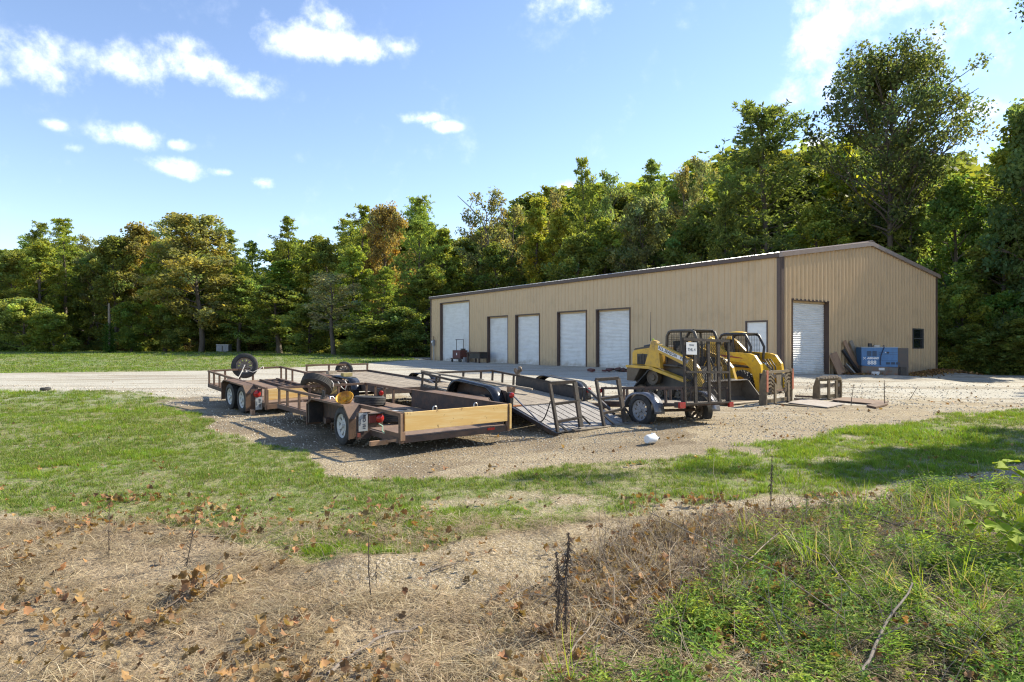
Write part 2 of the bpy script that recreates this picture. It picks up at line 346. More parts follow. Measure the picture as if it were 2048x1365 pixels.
P_DARK = W([(290,802),(430,788),(560,800),(700,835),(900,862),(1020,872),(1110,880),(1300,862),(1420,852),(1400,880),(1100,905),(1000,918),(800,945),(690,968),(600,915),(480,872),(370,832)])  # ground coloured a darker brown along the near side of the trailers
P_BARE = W([(790,1110),(960,1075),(1250,1035),(1440,1015),(1380,1050),(1220,1100),(1120,1150),(960,1200),(780,1190),(640,1160)])
P_LAWN = [(-140,24)]+[G(*p)[:2] for p in [(-900,758),(-200,750),(0,747),(200,745),(400,742),(520,739),(600,735),(700,729),(780,724),(840,720)]]+[(-10,60),(-6,110),(-60,140),(-200,140)]
def masks(x, y):
    wx = x+(fbm(x, y, .8, 21)-.5)*1.0; wy = y+(fbm(x, y, .8, 33)-.5)*1.0
    sc = np.clip(np.hypot(x, y)/12, .35, 1.6); wx = x+(wx-x)*sc; wy = y+(wy-y)*sc
    g = inside(P_GRASS, wx, wy).astype(float)
    patch = fbm(x, y, .9, 41)*.6+fbm(x, y, 3.5, 43)*.4
    leftlawn = np.clip((-x-1)/3, 0, 1)
    g *= np.clip((patch-.31+.14*leftlawn)*7, 0, 1)
    lw = inside(P_LAWN, x, y).astype(float)
    w = inside(P_WEED, wx, wy).astype(float); br = inside(P_BRUSH, wx, wy).astype(float)
    bare = inside(P_BARE, wx, wy).astype(float)
    fgz = (wy < 6.3-.0*x).astype(float)
    straw = np.clip(fgz*(1-.9*bare)*(1-.6*g), 0, 1)
    # gravel yard: bright further off, mixed with earth near the trailers
    return g, lw, w, br, bare, straw
# ground sheet
def steps(lo, hi, near, k):
    a = [0.]
    while a[-1] < hi: a.append(a[-1]+max(near, k*a[-1]))
    b = [0.]
    while b[-1] > lo: b.append(b[-1]-max(near, k*-b[-1]))
    return np.array(sorted(set(a+b)))
ys = steps(-12, 420, .09, .017); xs = steps(-320, 320, .1, .02)
GX, GY = np.meshgrid(xs, ys); GZ = terrain(GX, GY)+bumps(GX, GY)
nx, ny = len(xs), len(ys); ii = np.arange(nx*ny).reshape(ny, nx)
F = np.stack([ii[:-1,:-1], ii[:-1,1:], ii[1:,1:], ii[1:,:-1]], -1).reshape(-1, 4)
me = mesh_np('ground', np.stack([GX, GY, GZ], -1).reshape(-1, 3), F, smooth=True)
g, lw, w_, br, bare, straw = masks(GX, GY)
far = GY > 60
dark_ground = inside(P_DARK, GX+(fbm(GX, GY, .7, 151)-.5)*2.4, GY+(fbm(GX, GY, .7, 153)-.5)*2.4).astype(float)*np.clip((fbm(GX, GY, 1.1, 155)-.2)*3, 0, 1)
for nm, a in (('dark_ground', dark_ground), ('grass', np.maximum(g, lw)), ('weed', w_), ('brush', br), ('straw', straw), ('lawn', lw)):
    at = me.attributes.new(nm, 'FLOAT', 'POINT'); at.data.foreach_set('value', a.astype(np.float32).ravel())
gm = bpy.data.materials.new('ground_earth_gravel_grass'); gm.use_nodes = True; t = NT(gm.node_tree); t.t.nodes.clear()
pos = t.n('ShaderNodeNewGeometry').outputs['Position']
A = lambda n: t.n('ShaderNodeAttribute', attribute_name=n).outputs['Fac']
sepp = t.n('ShaderNodeSeparateXYZ', {0: pos})
big = t.noise(pos, .35, 5, .6); mid = t.noise(pos, 2.2, 6, .65); fine = t.noise(pos, 26, 6, .7); 
vor = t.n('ShaderNodeTexVoronoi', {'Vector': pos, 'Scale': 24.}); vor2 = t.n('ShaderNodeTexVoronoi', {'Vector': pos, 'Scale': 75.})
vc = t.n('ShaderNodeSeparateColor', {0: vor.outputs['Color']}); vc2 = t.n('ShaderNodeSeparateColor', {0: vor2.outputs['Color']})
stone = t.mix(vc.outputs[0], (.33,.305,.25), (.62,.595,.525))
stone2 = t.mix(vc2.outputs[0], (.34,.315,.255), (.57,.54,.46))
grav = t.mix(.5, stone, stone2)
earth = t.mix(t.ramp(fine, .3, .7), (.20,.155,.092), (.36,.29,.18))
earth = t.mix(t.ramp(vc2.outputs[1], .72, .8), earth, (.47,.40,.30))
earth = t.mix(t.m('MULTIPLY', t.ramp(mid, .5, .7), .5), earth, (.20,.145,.09))
# how white the yard is: fresh stone on the drive, worn to earth under the trailers
yardf = t.m('ADD', t.ramp(sepp.outputs[1], 13.5, 24, -.12, 1.), t.m('MULTIPLY', t.m('SUBTRACT', mid, .5), 2.2))
yardf = t.ramp(t.m('ADD', yardf, t.m('MULTIPLY', t.m('SUBTRACT', big, .5), 2.0)), .05, .75)
base = t.mix(t.m('MULTIPLY', yardf, .92), earth, grav)
tracks = t.noise(t.n('ShaderNodeMapping', {'Vector': pos, 'Rotation': (0,0,R_(-8)), 'Scale': (.12,1.1,1)}).outputs[0], 1.3, 5, .6)
base = t.mix(t.m('MULTIPLY', t.ramp(tracks, .48, .62), .55), base, (.23,.18,.12))
base = t.mix(t.m('MULTIPLY', A('dark_ground'), t.ramp(fine, .2, .75, .85, .35)), base, (.125,.088,.052))
strawc = t.mix(t.ramp(fine, .35, .65), (.13,.095,.06), (.36,.275,.175))
strawc = t.mix(t.m('MULTIPLY', t.ramp(mid, .55, .7), .55), strawc, (.13,.095,.06))
base = t.mix(t.m('MULTIPLY', A('straw'), .8), base, strawc)
base = t.mix(t.m('MULTIPLY', A('brush'), .8), base, (.13,.09,.06))
base = t.mix(t.m('MULTIPLY', A('weed'), .6), base, (.10,.095,.045))
gn = t.noise(pos, 9, 6, .7); gbig = t.noise(pos, .16, 5, .65)
grs = t.mix(t.ramp(gn, .3, .7), (.085,.135,.022), (.16,.215,.045))
grs = t.mix(t.m('MULTIPLY', t.ramp(gbig, .47, .6), .55), grs, (.27,.225,.10))
gd = t.m('MULTIPLY', A('grass'), t.ramp(t.m('ADD', gn, t.m('MULTIPLY', A('lawn'), .4)), .25, .6))
base = t.mix(t.m('MULTIPLY', gd, .82), base, grs)
# dead leaves and needles too small to tell apart
lit = t.n('ShaderNodeTexVoronoi', {'Vector': pos, 'Scale': 9.}); lc = t.n('ShaderNodeSeparateColor', {0: lit.outputs['Color']})
lf = t.m('MULTIPLY', t.m('MULTIPLY', t.m('LESS_THAN', lit.outputs['Distance'], .23), t.ramp(lc.outputs[0], .965, .98)), t.m('SUBTRACT', 1., A('lawn')))
base = t.mix(t.m('MULTIPLY', lf, .8), base, (.24,.12,.055))
hgt = t.m('ADD', t.m('MULTIPLY', vor.outputs['Distance'], -.6), t.m('ADD', t.m('MULTIPLY', vor2.outputs['Distance'], -.3), t.m('MULTIPLY', fine, .8)))
bp = t.n('ShaderNodeBump', {'Strength': .8, 'Distance': .03, 'Height': hgt})
b = t.n('ShaderNodeBsdfPrincipled', {'Base Color': base, 'Roughness': .92, 'Specular IOR Level': .2, 'Normal': bp.outputs[0]})
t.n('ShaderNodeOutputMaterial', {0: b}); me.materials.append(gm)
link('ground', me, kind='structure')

# ---------------------------------------------------------------- the metal building
N0 = Vector((10.98, 26.04, 0)); AXL = Vector((-.575, .818, 0)).normalized(); AXG = Vector((.817, .576, 0)).normalized()
LEN, WID = 30.3, 14.6; ZB, ZE, ZP = -.15, 5.42, 6.50
bld = empty('metal_building', (N0.x, N0.y, tz(N0.x, N0.y)), label='long tan corrugated metal workshop with brown trim and white roll-up doors', cat='building')
BOFF = Vector(bld.location)
def s_front(px): q = (px-1024)/FPX; return (N0.x-N0.y*q)/(-AXL.x+AXL.y*q)
def s_gable(px): q = (px-1024)/FPX; return (N0.y*q-N0.x)/(AXG.x-AXG.y*q)
def z_at(s, py, ax): p = N0+ax*s; return EYE-(py-HZ)*p.y/FPX
NF = Vector((AXL.y, -AXL.x, 0)); NF = -NF if NF.y > 0 or NF.x > 0 else NF        # outward normals
NF = Vector((-.818, -.575, 0)); NG = Vector((.576, -.817, 0))
doorsF = []
for i, (a, b_, y0, y1) in enumerate([(881.5,939,607.5,601.5),(975.9,1016,634.8,632.3),(1032,1078.8,631.4,628.5),(1115.8,1172.4,625.6,621.8),(1193.8,1259.6,621.1,616.6)]):
    sb, sa = s_front(a), s_front(b_); doorsF.append((sa, sb, ZB, .5*(z_at(sb, y0, AXL)+z_at(sa, y1, AXL))))
walk = (s_front(1534.2), s_front(1493.6), ZB, z_at(s_front(1513), 643.5, AXL))
dg = (s_gable(1584.2), s_gable(1655.8), ZB, .5*(z_at(s_gable(1584.2), 600.7, AXG)+z_at(s_gable(1655.8), 603.9, AXG)))
wing = (s_gable(1824.3), s_gable(1845.6), z_at(s_gable(1835), 697.8, AXG), z_at(s_gable(1835), 657.6, AXG))
def ztop_g(s): return ZE-.02+(ZP-ZE)*(1-abs(s-WID/2)/(WID/2))-.1
def ztop_f(s): return ZE-.1
def ribs(L, wf=1.):
    pts = [(0, 0)]; s = 0; k = 0
    while s < L-.15:
        s += .3048
        for ds, h in ((-.05, 0), (-.018, .032), (.018, .032), (.05, 0)): pts.append((s+ds*wf, h))
    return pts
def clad(ax, nrm, L, ztop, openings, nm='wall_panel', rh=1.):
    pr = [(p[0], p[1]*rh) for p in ribs(L, 1. if rh == 1. else 1.5) if p[0] < L]+[(L, 0)]
    def off(s):
        for (a, ha), (b2, hb) in zip(pr, pr[1:]):
            if a <= s <= b2: return ha+(hb-ha)*(s-a)/max(b2-a, 1e-6)
        return 0
    n = int(math.ceil(L/.9144))
    for k in range(n):
        s0, s1 = k*.9144, min((k+1)*.9144, L)
        cuts = sorted(set([s0, s1]+[p[0] for p in pr if s0 < p[0] < s1]+[v for o in openings for v in o[:2] if s0 < v < s1]+([L/2] if s0 < L/2 < s1 else [])))
        mb = MB()
        for a, b2 in zip(cuts, cuts[1:]):
            mid_ = (a+b2)/2; spans = [(ZB, None)]
            for o in openings:
                if o[0] < mid_ < o[1]: spans = ([(ZB, o[2])] if o[2] > ZB else [])+[(o[3], None)]
            for lo, hi in spans:
                za, zb = (ztop(a), ztop(b2)) if hi is None else (hi, hi)
                pa = N0+ax*a+nrm*off(a); pb = N0+ax*b2+nrm*off(b2)
                mb.add([(*(pa-BOFF).xy, lo-BOFF.z), (*(pb-BOFF).xy, lo-BOFF.z), (*(pb-BOFF).xy, zb-BOFF.z), (*(pa-BOFF).xy, za-BOFF.z)], [(0,1,2,3)])
        me = bpy.data.meshes.new(nm); me.from_pydata(mb.v, [], mb.f); me.materials.append(M_TAN); link(nm, me, bld)
clad(AXL, NF, LEN, ztop_f, doorsF+[walk]); clad(AXG, NG, WID, ztop_g, [dg, wing], rh=2.0)
def bw(s, out, z, ax, nrm): p = N0+ax*s+nrm*out-BOFF; return (p.x, p.y, z-BOFF.z)
def wbox(mb, s0, s1, o0, o1, z0, z1, ax, nrm):
    mb.hexa([bw(s0,o0,z0,ax,nrm), bw(s1,o0,z0,ax,nrm), bw(s1,o1,z0,ax,nrm), bw(s0,o1,z0,ax,nrm), bw(s0,o0,z1,ax,nrm), bw(s1,o0,z1,ax,nrm), bw(s1,o1,z1,ax,nrm), bw(s0,o1,z1,ax,nrm)]); return mb
def rolldoor(o, ax, nrm, zg, label=None):
    s0, s1, _, zt = o; rc = -.20
    t_ = .05
    # reveal: jambs and header, trim round the opening
    wbox(MB(), s0-t_, s0+.004, rc-.02, .045, ZB, zt+.05, ax, nrm).build('door_jamb', M_TRIM, bld)
    wbox(MB(), s1-.004, s1+t_, rc-.02, .045, ZB, zt+.05, ax, nrm).build('door_jamb', M_TRIM, bld)
    wbox(MB(), s0+.004, s1-.004, rc-.02, .045, zt-.01, zt+.05, ax, nrm).build('door_header', M_TRIM, bld)
    # curtain of interlocking slats
    mb = MB(); z = zg-.06; sh = .076; pts = []
    while z < zt-.16:
        pts += [(rc, z), (rc+.026, z+.022), (rc+.026, z+.048)]; z += sh
    pts.append((rc, z)); n = len(pts)
    vs = [bw(s0+.01, a, b2, ax, nrm) for a, b2 in pts]+[bw(s1-.01, a, b2, ax, nrm) for a, b2 in pts]
    mb.add(vs, [(i, n+i, n+i+1, i+1) for i in range(n-1)])
    d = mb.build('roll_up_door', M_WHITE, bld)
    wbox(MB(), s0+.01, s1-.01, rc+.0, rc+.05, z, zt-.012, ax, nrm).build('door_hood', M_TAN, d)
    wbox(MB(), s0+.012, s1-.012, rc+.018, rc+.05, zg-.03, zg+.06, ax, nrm).build('bottom_bar', M_WHITE, d)
for o in doorsF: rolldoor(o, AXL, NF, .42)
rolldoor(dg, AXG, NG, .40)
# walk door
s0, s1, _, zt = walk
wbox(MB(), s0, s1, -.07, -.02, .3, zt-.03, AXL, NF).build('walk_door', M_WHITE, bld)
f = MB(); wbox(f, s0-.05, s0+.01, -.08, .04, ZB, zt+.04, AXL, NF); wbox(f, s1-.01, s1+.05, -.08, .04, ZB, zt+.04, AXL, NF); wbox(f, s0+.01, s1-.01, -.08, .04, zt-.03, zt+.04, AXL, NF)
f.build('door_frame', M_TRIM, bld)
# gable window: two sashes
s0, s1, z0, z1 = wing
f = MB(); wbox(f, s0, s0+.06, -.06, .05, z0, z1, AXG, NG); wbox(f, s1-.06, s1, -.06, .05, z0, z1, AXG, NG); wbox(f, s0+.06, s1-.06, -.06, .05, z1-.06, z1, AXG, NG); wbox(f, s0+.06, s1-.06, -.06, .05, z0, z0+.05, AXG, NG); wbox(f, s0+.06, s1-.06, -.05, .03, (z0+z1)/2-.03, (z0+z1)/2+.03, AXG, NG)
wn = f.build('window', mat('window_frame_dark', (.05,.055,.06), .4), bld)
for a, b2 in ((z0+.052, (z0+z1)/2-.032), ((z0+z1)/2+.032, z1-.062)):
    wbox(MB(), s0+.062, s1-.062, -.035, -.025, a, b2, AXG, NG).build('pane', M_GLASS, wn)
# trims
wbox(MB(), -.02, .16, .034, .055, ZB, ZE-.12, AXL, NF).build('corner_trim', M_TRIM, bld)
wbox(MB(), -.05, .16, .034, .055, ZB, ZE-.02, AXG, NG).build('corner_trim', M_TRIM, bld)
wbox(MB(), WID-.16, WID+.03, .034, .055, ZB, ZE-.1, AXG, NG).build('corner_trim', M_TRIM, bld)
wbox(MB(), LEN-.14, LEN+.03, .034, .055, ZB, ZE-.12, AXL, NF).build('corner_trim', M_TRIM, bld)
wbox(MB(), -.06, LEN+.1, .036, .16, ZE-.16, ZE+.02, AXL, NF).build('eave_gutter', M_TRIM, bld)
# back and far walls
for (ax, nm, base) in ((AXL, 'back_wall', AXG*WID), (AXG, 'far_wall', AXL*LEN)):
    L = LEN if ax is AXL else WID; p = N0+base-BOFF; q = p+ax*L
    mb = MB(); zt = ZE-.1-BOFF.z; v = [(p.x,p.y,ZB-BOFF.z),(q.x,q.y,ZB-BOFF.z),(q.x,q.y,zt),(p.x,p.y,zt)]; fs = [(0,1,2,3)]
    if ax is AXG: m_ = (p+q)/2; v.append((m_.x, m_.y, ZP-.1-BOFF.z)); fs.append((3,2,4))
    mb.add(v, fs); mb.build(nm, M_TAN, bld)
# roof: two ribbed slopes, ridge cap, rake trims
def rp(s, g, up=0.):     # s along length, g across the gable
    z = ZE+(ZP-ZE)*(1-abs(g-WID/2)/(WID/2))+up
    p = N0+AXL*s+AXG*g-BOFF; return (p.x, p.y, z-BOFF.z)
for g0, g1 in ((-.14, WID/2), (WID/2, WID+.14)):
    pr = [(-.1, 0)]; s = -.1
    while s < LEN-.2:
        s += .3048; pr += [(s-.05, 0), (s-.02, .035), (s+.02, .035), (s+.05, 0)]
    pr.append((LEN+.1, 0)); n = len(pr); mb = MB()
    def rz(g): return ZE+(ZP-ZE)*(1-abs(g-WID/2)/(WID/2))
    vs = [rp(s, g0, h+.03+(0)) for s, h in pr]+[rp(s, g1, h+.03) for s, h in pr]+[rp(s, g0, -.02) for s, h in pr]
    mb.add(vs, [(i, i+1, n+i+1, n+i) for i in range(n-1)]+[(i, i+1, 2*n+i+1, 2*n+i) for i in range(n-1)])
    mb.build('roof', M_ROOF, bld)
mb = MB(); mb.hexa([rp(-.15,WID/2-.25,.035), rp(LEN+.12,WID/2-.25,.035), rp(LEN+.12,WID/2,.075), rp(-.15,WID/2,.075), rp(-.15,WID/2-.25,.07), rp(LEN+.12,WID/2-.25,.07), rp(LEN+.12,WID/2,.11), rp(-.15,WID/2,.11)])
mb.hexa([rp(-.15,WID/2,.075), rp(LEN+.12,WID/2,.075), rp(LEN+.12,WID/2+.25,.035), rp(-.15,WID/2+.25,.035), rp(-.15,WID/2,.11), rp(LEN+.12,WID/2,.11), rp(LEN+.12,WID/2+.25,.07), rp(-.15,WID/2+.25,.07)])
mb.build('ridge_cap', M_TRIM, bld)
M_RAKE = mat('sunlit_brown_rake', (.23,.175,.15), .35, .0, (.27,.21,.18), 3, .5)  # trim brown lightened: sunlight on the rake is put into its colour
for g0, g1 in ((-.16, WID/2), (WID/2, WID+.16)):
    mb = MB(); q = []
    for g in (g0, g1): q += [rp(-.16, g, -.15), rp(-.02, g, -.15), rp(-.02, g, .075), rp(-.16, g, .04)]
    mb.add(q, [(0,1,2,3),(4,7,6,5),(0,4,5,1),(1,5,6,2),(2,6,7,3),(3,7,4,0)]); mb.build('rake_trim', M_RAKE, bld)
# dark interior floor stop so nothing shines through
mb = MB(); mb.hexa([(p.x, p.y, z-BOFF.z) for z in (ZB+.1, .36) for p in (N0+AXL*.05+AXG*.05-BOFF, N0+AXL*(LEN-.05)+AXG*.05-BOFF, N0+AXL*(LEN-.05)+AXG*(WID-.05)-BOFF, N0+AXL*.05+AXG*(WID-.05)-BOFF)])
mb.build('floor_slab', M_CONC, bld)
# ---------------------------------------------------------------- trailers
def frame_m(X, Y, Z, yaw, p, r, z0):
    """local x = right, y = forward, z = up; (0,0,z0) is the rear left top of the rail"""
    cy, sy = math.cos(yaw), math.sin(yaw)
    u = Vector((-sy, cy, 0)); v = Vector((cy, sy, 0)); w = Vector((0,0,1))
    u2 = u*math.cos(p)+w*math.sin(p); w2 = w*math.cos(p)-u*math.sin(p); v3 = v*math.cos(r)+w2*math.sin(r); w3 = w2*math.cos(r)-v*math.sin(r)
    O = Vector((X, Y, Z))-w3*z0
    return Matrix(((v3.x,u2.x,w3.x,O.x),(v3.y,u2.y,w3.y,O.y),(v3.z,u2.z,w3.z,O.z),(0,0,0,1)))
def tyre_mesh(name, R, wd, rr, n=36):
    h = wd/2; mb = MB()
    pr = [(rr, -h*.8), (rr+.015, -h*.92), (R-.10, -h), (R-.045, -h*.97), (R-.018, -h*.86)]
    k = 5
    for i in range(k):                                    # circumferential grooves
        a = -h*.80+i*(1.6*h/k); b2 = a+1.6*h/k
        pr += [(R-.002, a+.004), (R, (a+b2)/2), (R-.002, b2-.008), (R-.012, b2-.005), (R-.012, b2-.001)]
    pr += [(R-.018, h*.86), (R-.045, h*.97), (R-.10, h), (rr+.015, h*.92), (rr, h*.8)]
    mb.lathe(pr, n, ax=(1,0,0)); 
    return mb.mesh(name, 40)
def rim_mesh(name, rr, wd, spokes=8, face=-1):
    """wheel rim: barrel, flange, spoked disc with openings, hub; face = side the disc stands on"""
    mb = MB(); h = wd/2; f = face
    mb.lathe([(rr+.008, -h*.85), (rr+.012, -h*.8), (rr-.006, -h*.72), (rr-.03, -h*.5), (rr-.035, h*.5), (rr-.006, h*.72), (rr+.012, h*.8), (rr+.008, h*.85)], 32, ax=(1,0,0))
    xd = f*h*.35
    mb.lathe([(.085, xd+f*.012), (.10, xd+f*.004), (.105, xd-f*.01)], 24, ax=(1,0,0))
    mb.lathe([(0, xd+f*.05), (.033, xd+f*.048), (.036, xd+f*.01), (.085, xd+f*.012)], 20, ax=(1,0,0))
    for i in range(spokes):
        a = 2*math.pi*i/spokes; b2 = a+math.pi/spokes*.92
        am = (a+b2)/2; c, s_ = math.cos(am), math.sin(am)
        p0 = Vector((xd, c*.095, s_*.095)); p1 = Vector((xd+f*.012, c*(rr-.03), s_*(rr-.03)))
        mb.bar(p0, p1, (rr)*.30, .012, up=(1,0,0))
    for i in range(5):
        a = 2*math.pi*i/5; mb.tube([(xd+f*.01, .06*math.cos(a), .06*math.sin(a)), (xd+f*.03, .06*math.cos(a), .06*math.sin(a))], .008, 6)
    return mb.mesh(name, 40)
TY = tyre_mesh('tyre', .325, .205, .205); TY.materials.append(M_RUBBER)
RMW = rim_mesh('rim', .205, .205); RMW.materials.append(M_RIMW)
RMG = rim_mesh('rim', .205, .205, 10); RMG.materials.append(mat('grey_wheel_paint', (.30,.30,.31), .45, 0, (.16,.15,.14), 10, .6))
RMD = rim_mesh('rim', .205, .205, 10); RMD.materials.append(M_RIMD)
def wheel(parent, x, y, z, side=-1, rim=RMW, R=.325, name='wheel', spin=.3):
    o = link(name, TY, parent); o.location = (x, y, z); o.scale = (1, R/.325, R/.325)
    o.rotation_euler = (spin, 0, 0 if side < 0 else math.pi)
    r = link('rim', rim, o); return o
def spare(px, py, d, ax, R=.325, rim=RMD, label='', loc=None, wd=1.):
    """a loose wheel or tyre; ax = direction its outer face points to"""
    loc = AT(px, py, d) if loc is None else Vector(loc)
    q = Vector((-1,0,0)).rotation_difference(Vector(ax).normalized())
    o = empty('spare_wheel', loc, label=label, cat='tyre'); o.rotation_mode = 'QUATERNION'; o.rotation_quaternion = q
    t_ = link('tyre', TY, o); t_.scale = (wd, R/.325, R/.325)
    if rim: r_ = link('rim', rim, o); r_.scale = (wd, R/.325, R/.325)
    return o
def tail_lamp(parent, x, y, z, r=.055, rect=False, name='tail_lamp'):
    if rect: return MB().box(x-r*1.3, x+r*1.3, y-.05, y, z-r, z+r).build(name, M_RED, parent, bevel=.008)
    return MB().lathe([(0, .055), (r*.7, .05), (r, .03), (r, 0), (0, 0)], 20, o=(x, y, z), ax=(0,-1,0)).build(name, M_RED, parent, smooth=40)
def textmesh(txt, size, material, parent, M, name='lettering', italic=False, align='CENTER', depth=.0008, bold=0):
    cu = bpy.data.curves.new(name, 'FONT'); cu.body = txt; cu.size = size; cu.extrude = depth; cu.align_x = align; cu.align_y = 'CENTER'; cu.resolution_u = 2; cu.offset = bold
    if italic: cu.shear = .3
    o = bpy.data.objects.new('tmp', cu); COL.objects.link(o); dg_ = bpy.context.evaluated_depsgraph_get(); me = bpy.data.meshes.new_from_object(o.evaluated_get(dg_)); bpy.data.objects.remove(o); bpy.data.curves.remove(cu)
    me.name = name; me.materials.clear(); me.materials.append(material); me.transform(M)
    return link(name, me, parent)
def plate(parent, x, y, z, wd, ht, txt1, txt2, turn=True):
    """licence plate hung on its side, facing the rear (-y)"""
    p = MB().box(x-wd/2, x+wd/2, y-.004, y, z-ht/2, z+ht/2).build('licence_plate', M_PLATE, parent, bevel=.0)
    R0 = Matrix.Translation((x, y-.0055, z)) @ Matrix.Rotation(R_(90), 4, 'X') @ Matrix.Rotation(R_(90), 4, 'Z')
    textmesh(txt1, .036, M_INK, p, R0 @ Matrix.Translation((0, .05, 0)))
    textmesh(txt2, .068, M_INK, p, R0 @ Matrix.Translation((0, -.025, 0)), bold=.002)
    return p
def ang(mb, p0, p1, w=.05, t=.006, up=(0,0,1)):      # angle iron: a top flange and a side web
    mb.bar(p0, p1, w, .007, up); 
    return mb
def rails(T, W_, L, z0, za, m, posts_l, posts_r, posts_f, left=True, right=True, front=True, y0l=0, y0r=0, sz=.05, deck=None, zf=None, post_drop=0.02):
    zf = za if zf is None else zf
    if left: MB().box(-sz/2, sz/2, y0l, L+sz/2, z0-sz, z0).build('side_rail', m, T)
    if right: MB().box(W_-sz/2, W_+sz/2, y0r, L+sz/2, z0-sz, z0).build('side_rail', m, T)
    if front: MB().box(sz/2+.002, W_-sz/2-.002, L-sz/2, L+sz/2, z0-sz-.001, z0-.001).build('front_rail', m, T)
    for y in posts_l: MB().box(-sz/2+.004, sz/2-.004, y-sz/2, y+sz/2, za-post_drop, z0-sz-.001).build('rail_post', m, T)
    for y in posts_r: MB().box(W_-sz/2+.004, W_+sz/2-.004, y-sz/2, y+sz/2, za-post_drop, z0-sz-.001).build('rail_post', m, T)
    for x in posts_f: MB().box(x-sz/2, x+sz/2, L-sz/2+.004, L+sz/2-.004, za-post_drop, z0-sz-.001).build('rail_post', m, T)
def under(T, W_, L, zd, m, h=.10, tongue=1.3, jack=True, zt=None):
    f = MB(); f.box(-.03, .03, 0, L, zd-.012-h, zd-.012); f.box(W_-.03, W_+.03, 0, L, zd-.012-h, zd-.012)
    f.box(.03, W_-.03, L-.03, L+.03, zd-.012-h, zd-.012); f.box(.03, W_-.03, -.002, .05, zd-.013-h, zd-.013)
    y = .6
    while y < L-.2: f.box(.03, W_-.03, y-.02, y+.02, zd-.09, zd-.015); y += .6
    f.build('chassis', m, T)
    if tongue:
        g = MB(); c = W_/2; g.bar((c-.55, L-.1, zd-.14), (c-.03, L+tongue, zd-.14), .05, .09); g.bar((c+.55, L-.1, zd-.14), (c+.03, L+tongue, zd-.14), .05, .09); g.bar((c, L+tongue-.12, zd-.13), (c, L+tongue+.22, zd-.13), .08, .07)
        if jack: g.tube([(c+.16, L+tongue*.75, -.02), (c+.16, L+tongue*.75, zd+.28)], .028, 10); g.tube([(c+.16, L+tongue*.75, zd+.28), (c+.26, L+tongue*.75, zd+.30)], .012, 6)
        g.build('tongue', m, T)

# --- trailer A: rusty brown tandem trailer with the new pine board across its back
A_ = empty('utility_trailer', matrix=frame_m(-1.711, 9.838, .641, .672, .02, .008, .641), label='nearest rusty brown trailer with a new pine board across its tail and white spoked wheel', cat='trailer', group='utility trailers parked on the gravel')
Wd, L, z0, zd = 2.1, 5.61, .641, .27
MB().box(.03, Wd-.03, .03, L-.03, zd-.012, zd).build('deck', M_DECK, A_)
under(A_, Wd, L, zd, M_RUSTD, .09)
rails(A_, Wd, L, z0, zd, M_RUST, [5.575, 5.05, 4.35], [5.575, 5.1, 4.62, 4.2], [.7, 1.4], y0l=1.45, y0r=3.36, post_drop=.1)
s_ = MB(); s_.box(-.022, -.014, .06, 1.45, z0-.06, z0); s_.box(-.03, .03, .03, 1.45, z0-.008, z0+.002); s_.box(-.024, -.002, .02, .5, zd-.02, zd+.05); s_.build('side_rail', M_RUST, A_)
for x in (0, Wd): MB().box(x-.03, x+.03, -.03, .03, zd-.10, z0).build('corner_post', M_RUST, A_)
# fender boxes: flat top, sloped ends, inner wall standing up from the deck
def fender_box(T, xi, xo, ya, yb, slope, z0, zlow, m, front_low):
    f = MB(); th = .008
    line = [(ya-slope*.75, zlow), (ya-slope*.75, z0-slope*.7), (ya, z0), (yb, z0), (yb+slope*.8, z0-slope*.4), (yb+slope*.8, front_low)]
    x0, x1 = min(xi, xo), max(xi, xo)
    for (a, za_), (b2, zb_) in zip(line, line[1:]):
        n_ = Vector((0, -(zb_-za_), b2-a)).normalized()*th
        f.hexa([(x0,a,za_),(x1,a,za_),(x1,b2,zb_),(x0,b2,zb_),(x0,a-n_.y,za_-n_.z),(x1,a-n_.y,za_-n_.z),(x1,b2-n_.y,zb_-n_.z),(x0,b2-n_.y,zb_-n_.z)])
    lip = -.03 if xo < xi else .03                        # outer lip folded down
    for (a, za_), (b2, zb_) in zip(line, line[1:]): f.bar((xo+lip*.1, a, za_-.012), (xo+lip*.1, b2, zb_-.012), .008, .035)
    return f.build('fender', m, T)
fender_box(A_, -.03, -.31, 1.43, 2.86, .30, z0+.004, .10, M_RUST, .12)
fender_box(A_, Wd+.03, Wd+.31, 1.0, 2.9, .30, z0+.004, .15, M_RUST, .12)
MB().box(Wd-.012, Wd+.0, .12, 3.36, zd, z0).build('fender_inner_wall', M_RUSTD, A_)
MB().box(Wd-.03, Wd+.035, .06, 3.36, z0-.006, z0+.003).build('side_rail', M_RUST, A_)
MB().box(-.012, -.002, 1.45, 3.1, zd-.10, z0-.01).build('fender_inner_wall', M_RUSTD, A_)
MB().box(-.30, -.02, 3.02, 3.09, .16, .56).build('tool_box', M_BLACK, A_, bevel=.01)
wheel(A_, -.18, 1.62, .27, R=.325); wheel(A_, Wd+.18, 1.62, .27, 1)
ax_ = MB(); ax_.tube([(-.08, 1.62, .27), (Wd+.08, 1.62, .27)], .035, 8); ax_.tube([(-.12, 2.5, .25), (Wd+.1, 2.5, .25)], .035, 8); ax_.tube([(-.2, 2.5, .25), (-.1, 2.5, .25)], .06, 12); ax_.bar((-.02, 1.5, .22), (-.02, 2.9, .17), .05, .03); ax_.bar((-.02, 2.6, .17), (-.02, 2.6, .05), .03, .03)
ax_.build('axle', M_RUSTD, A_)
b_ = MB().box(.045, Wd-.045, -.045, -.005, .352, .644).build('tail_board', M_LUMBER, A_, bevel=.004)
g_ = MB(); g_.box(-.03, .0, -.055, -.004, .215, .625); g_.box(0.003, .045, -.055, -.004, .215, .345); g_.build('board_bracket', M_WOODB, A_)
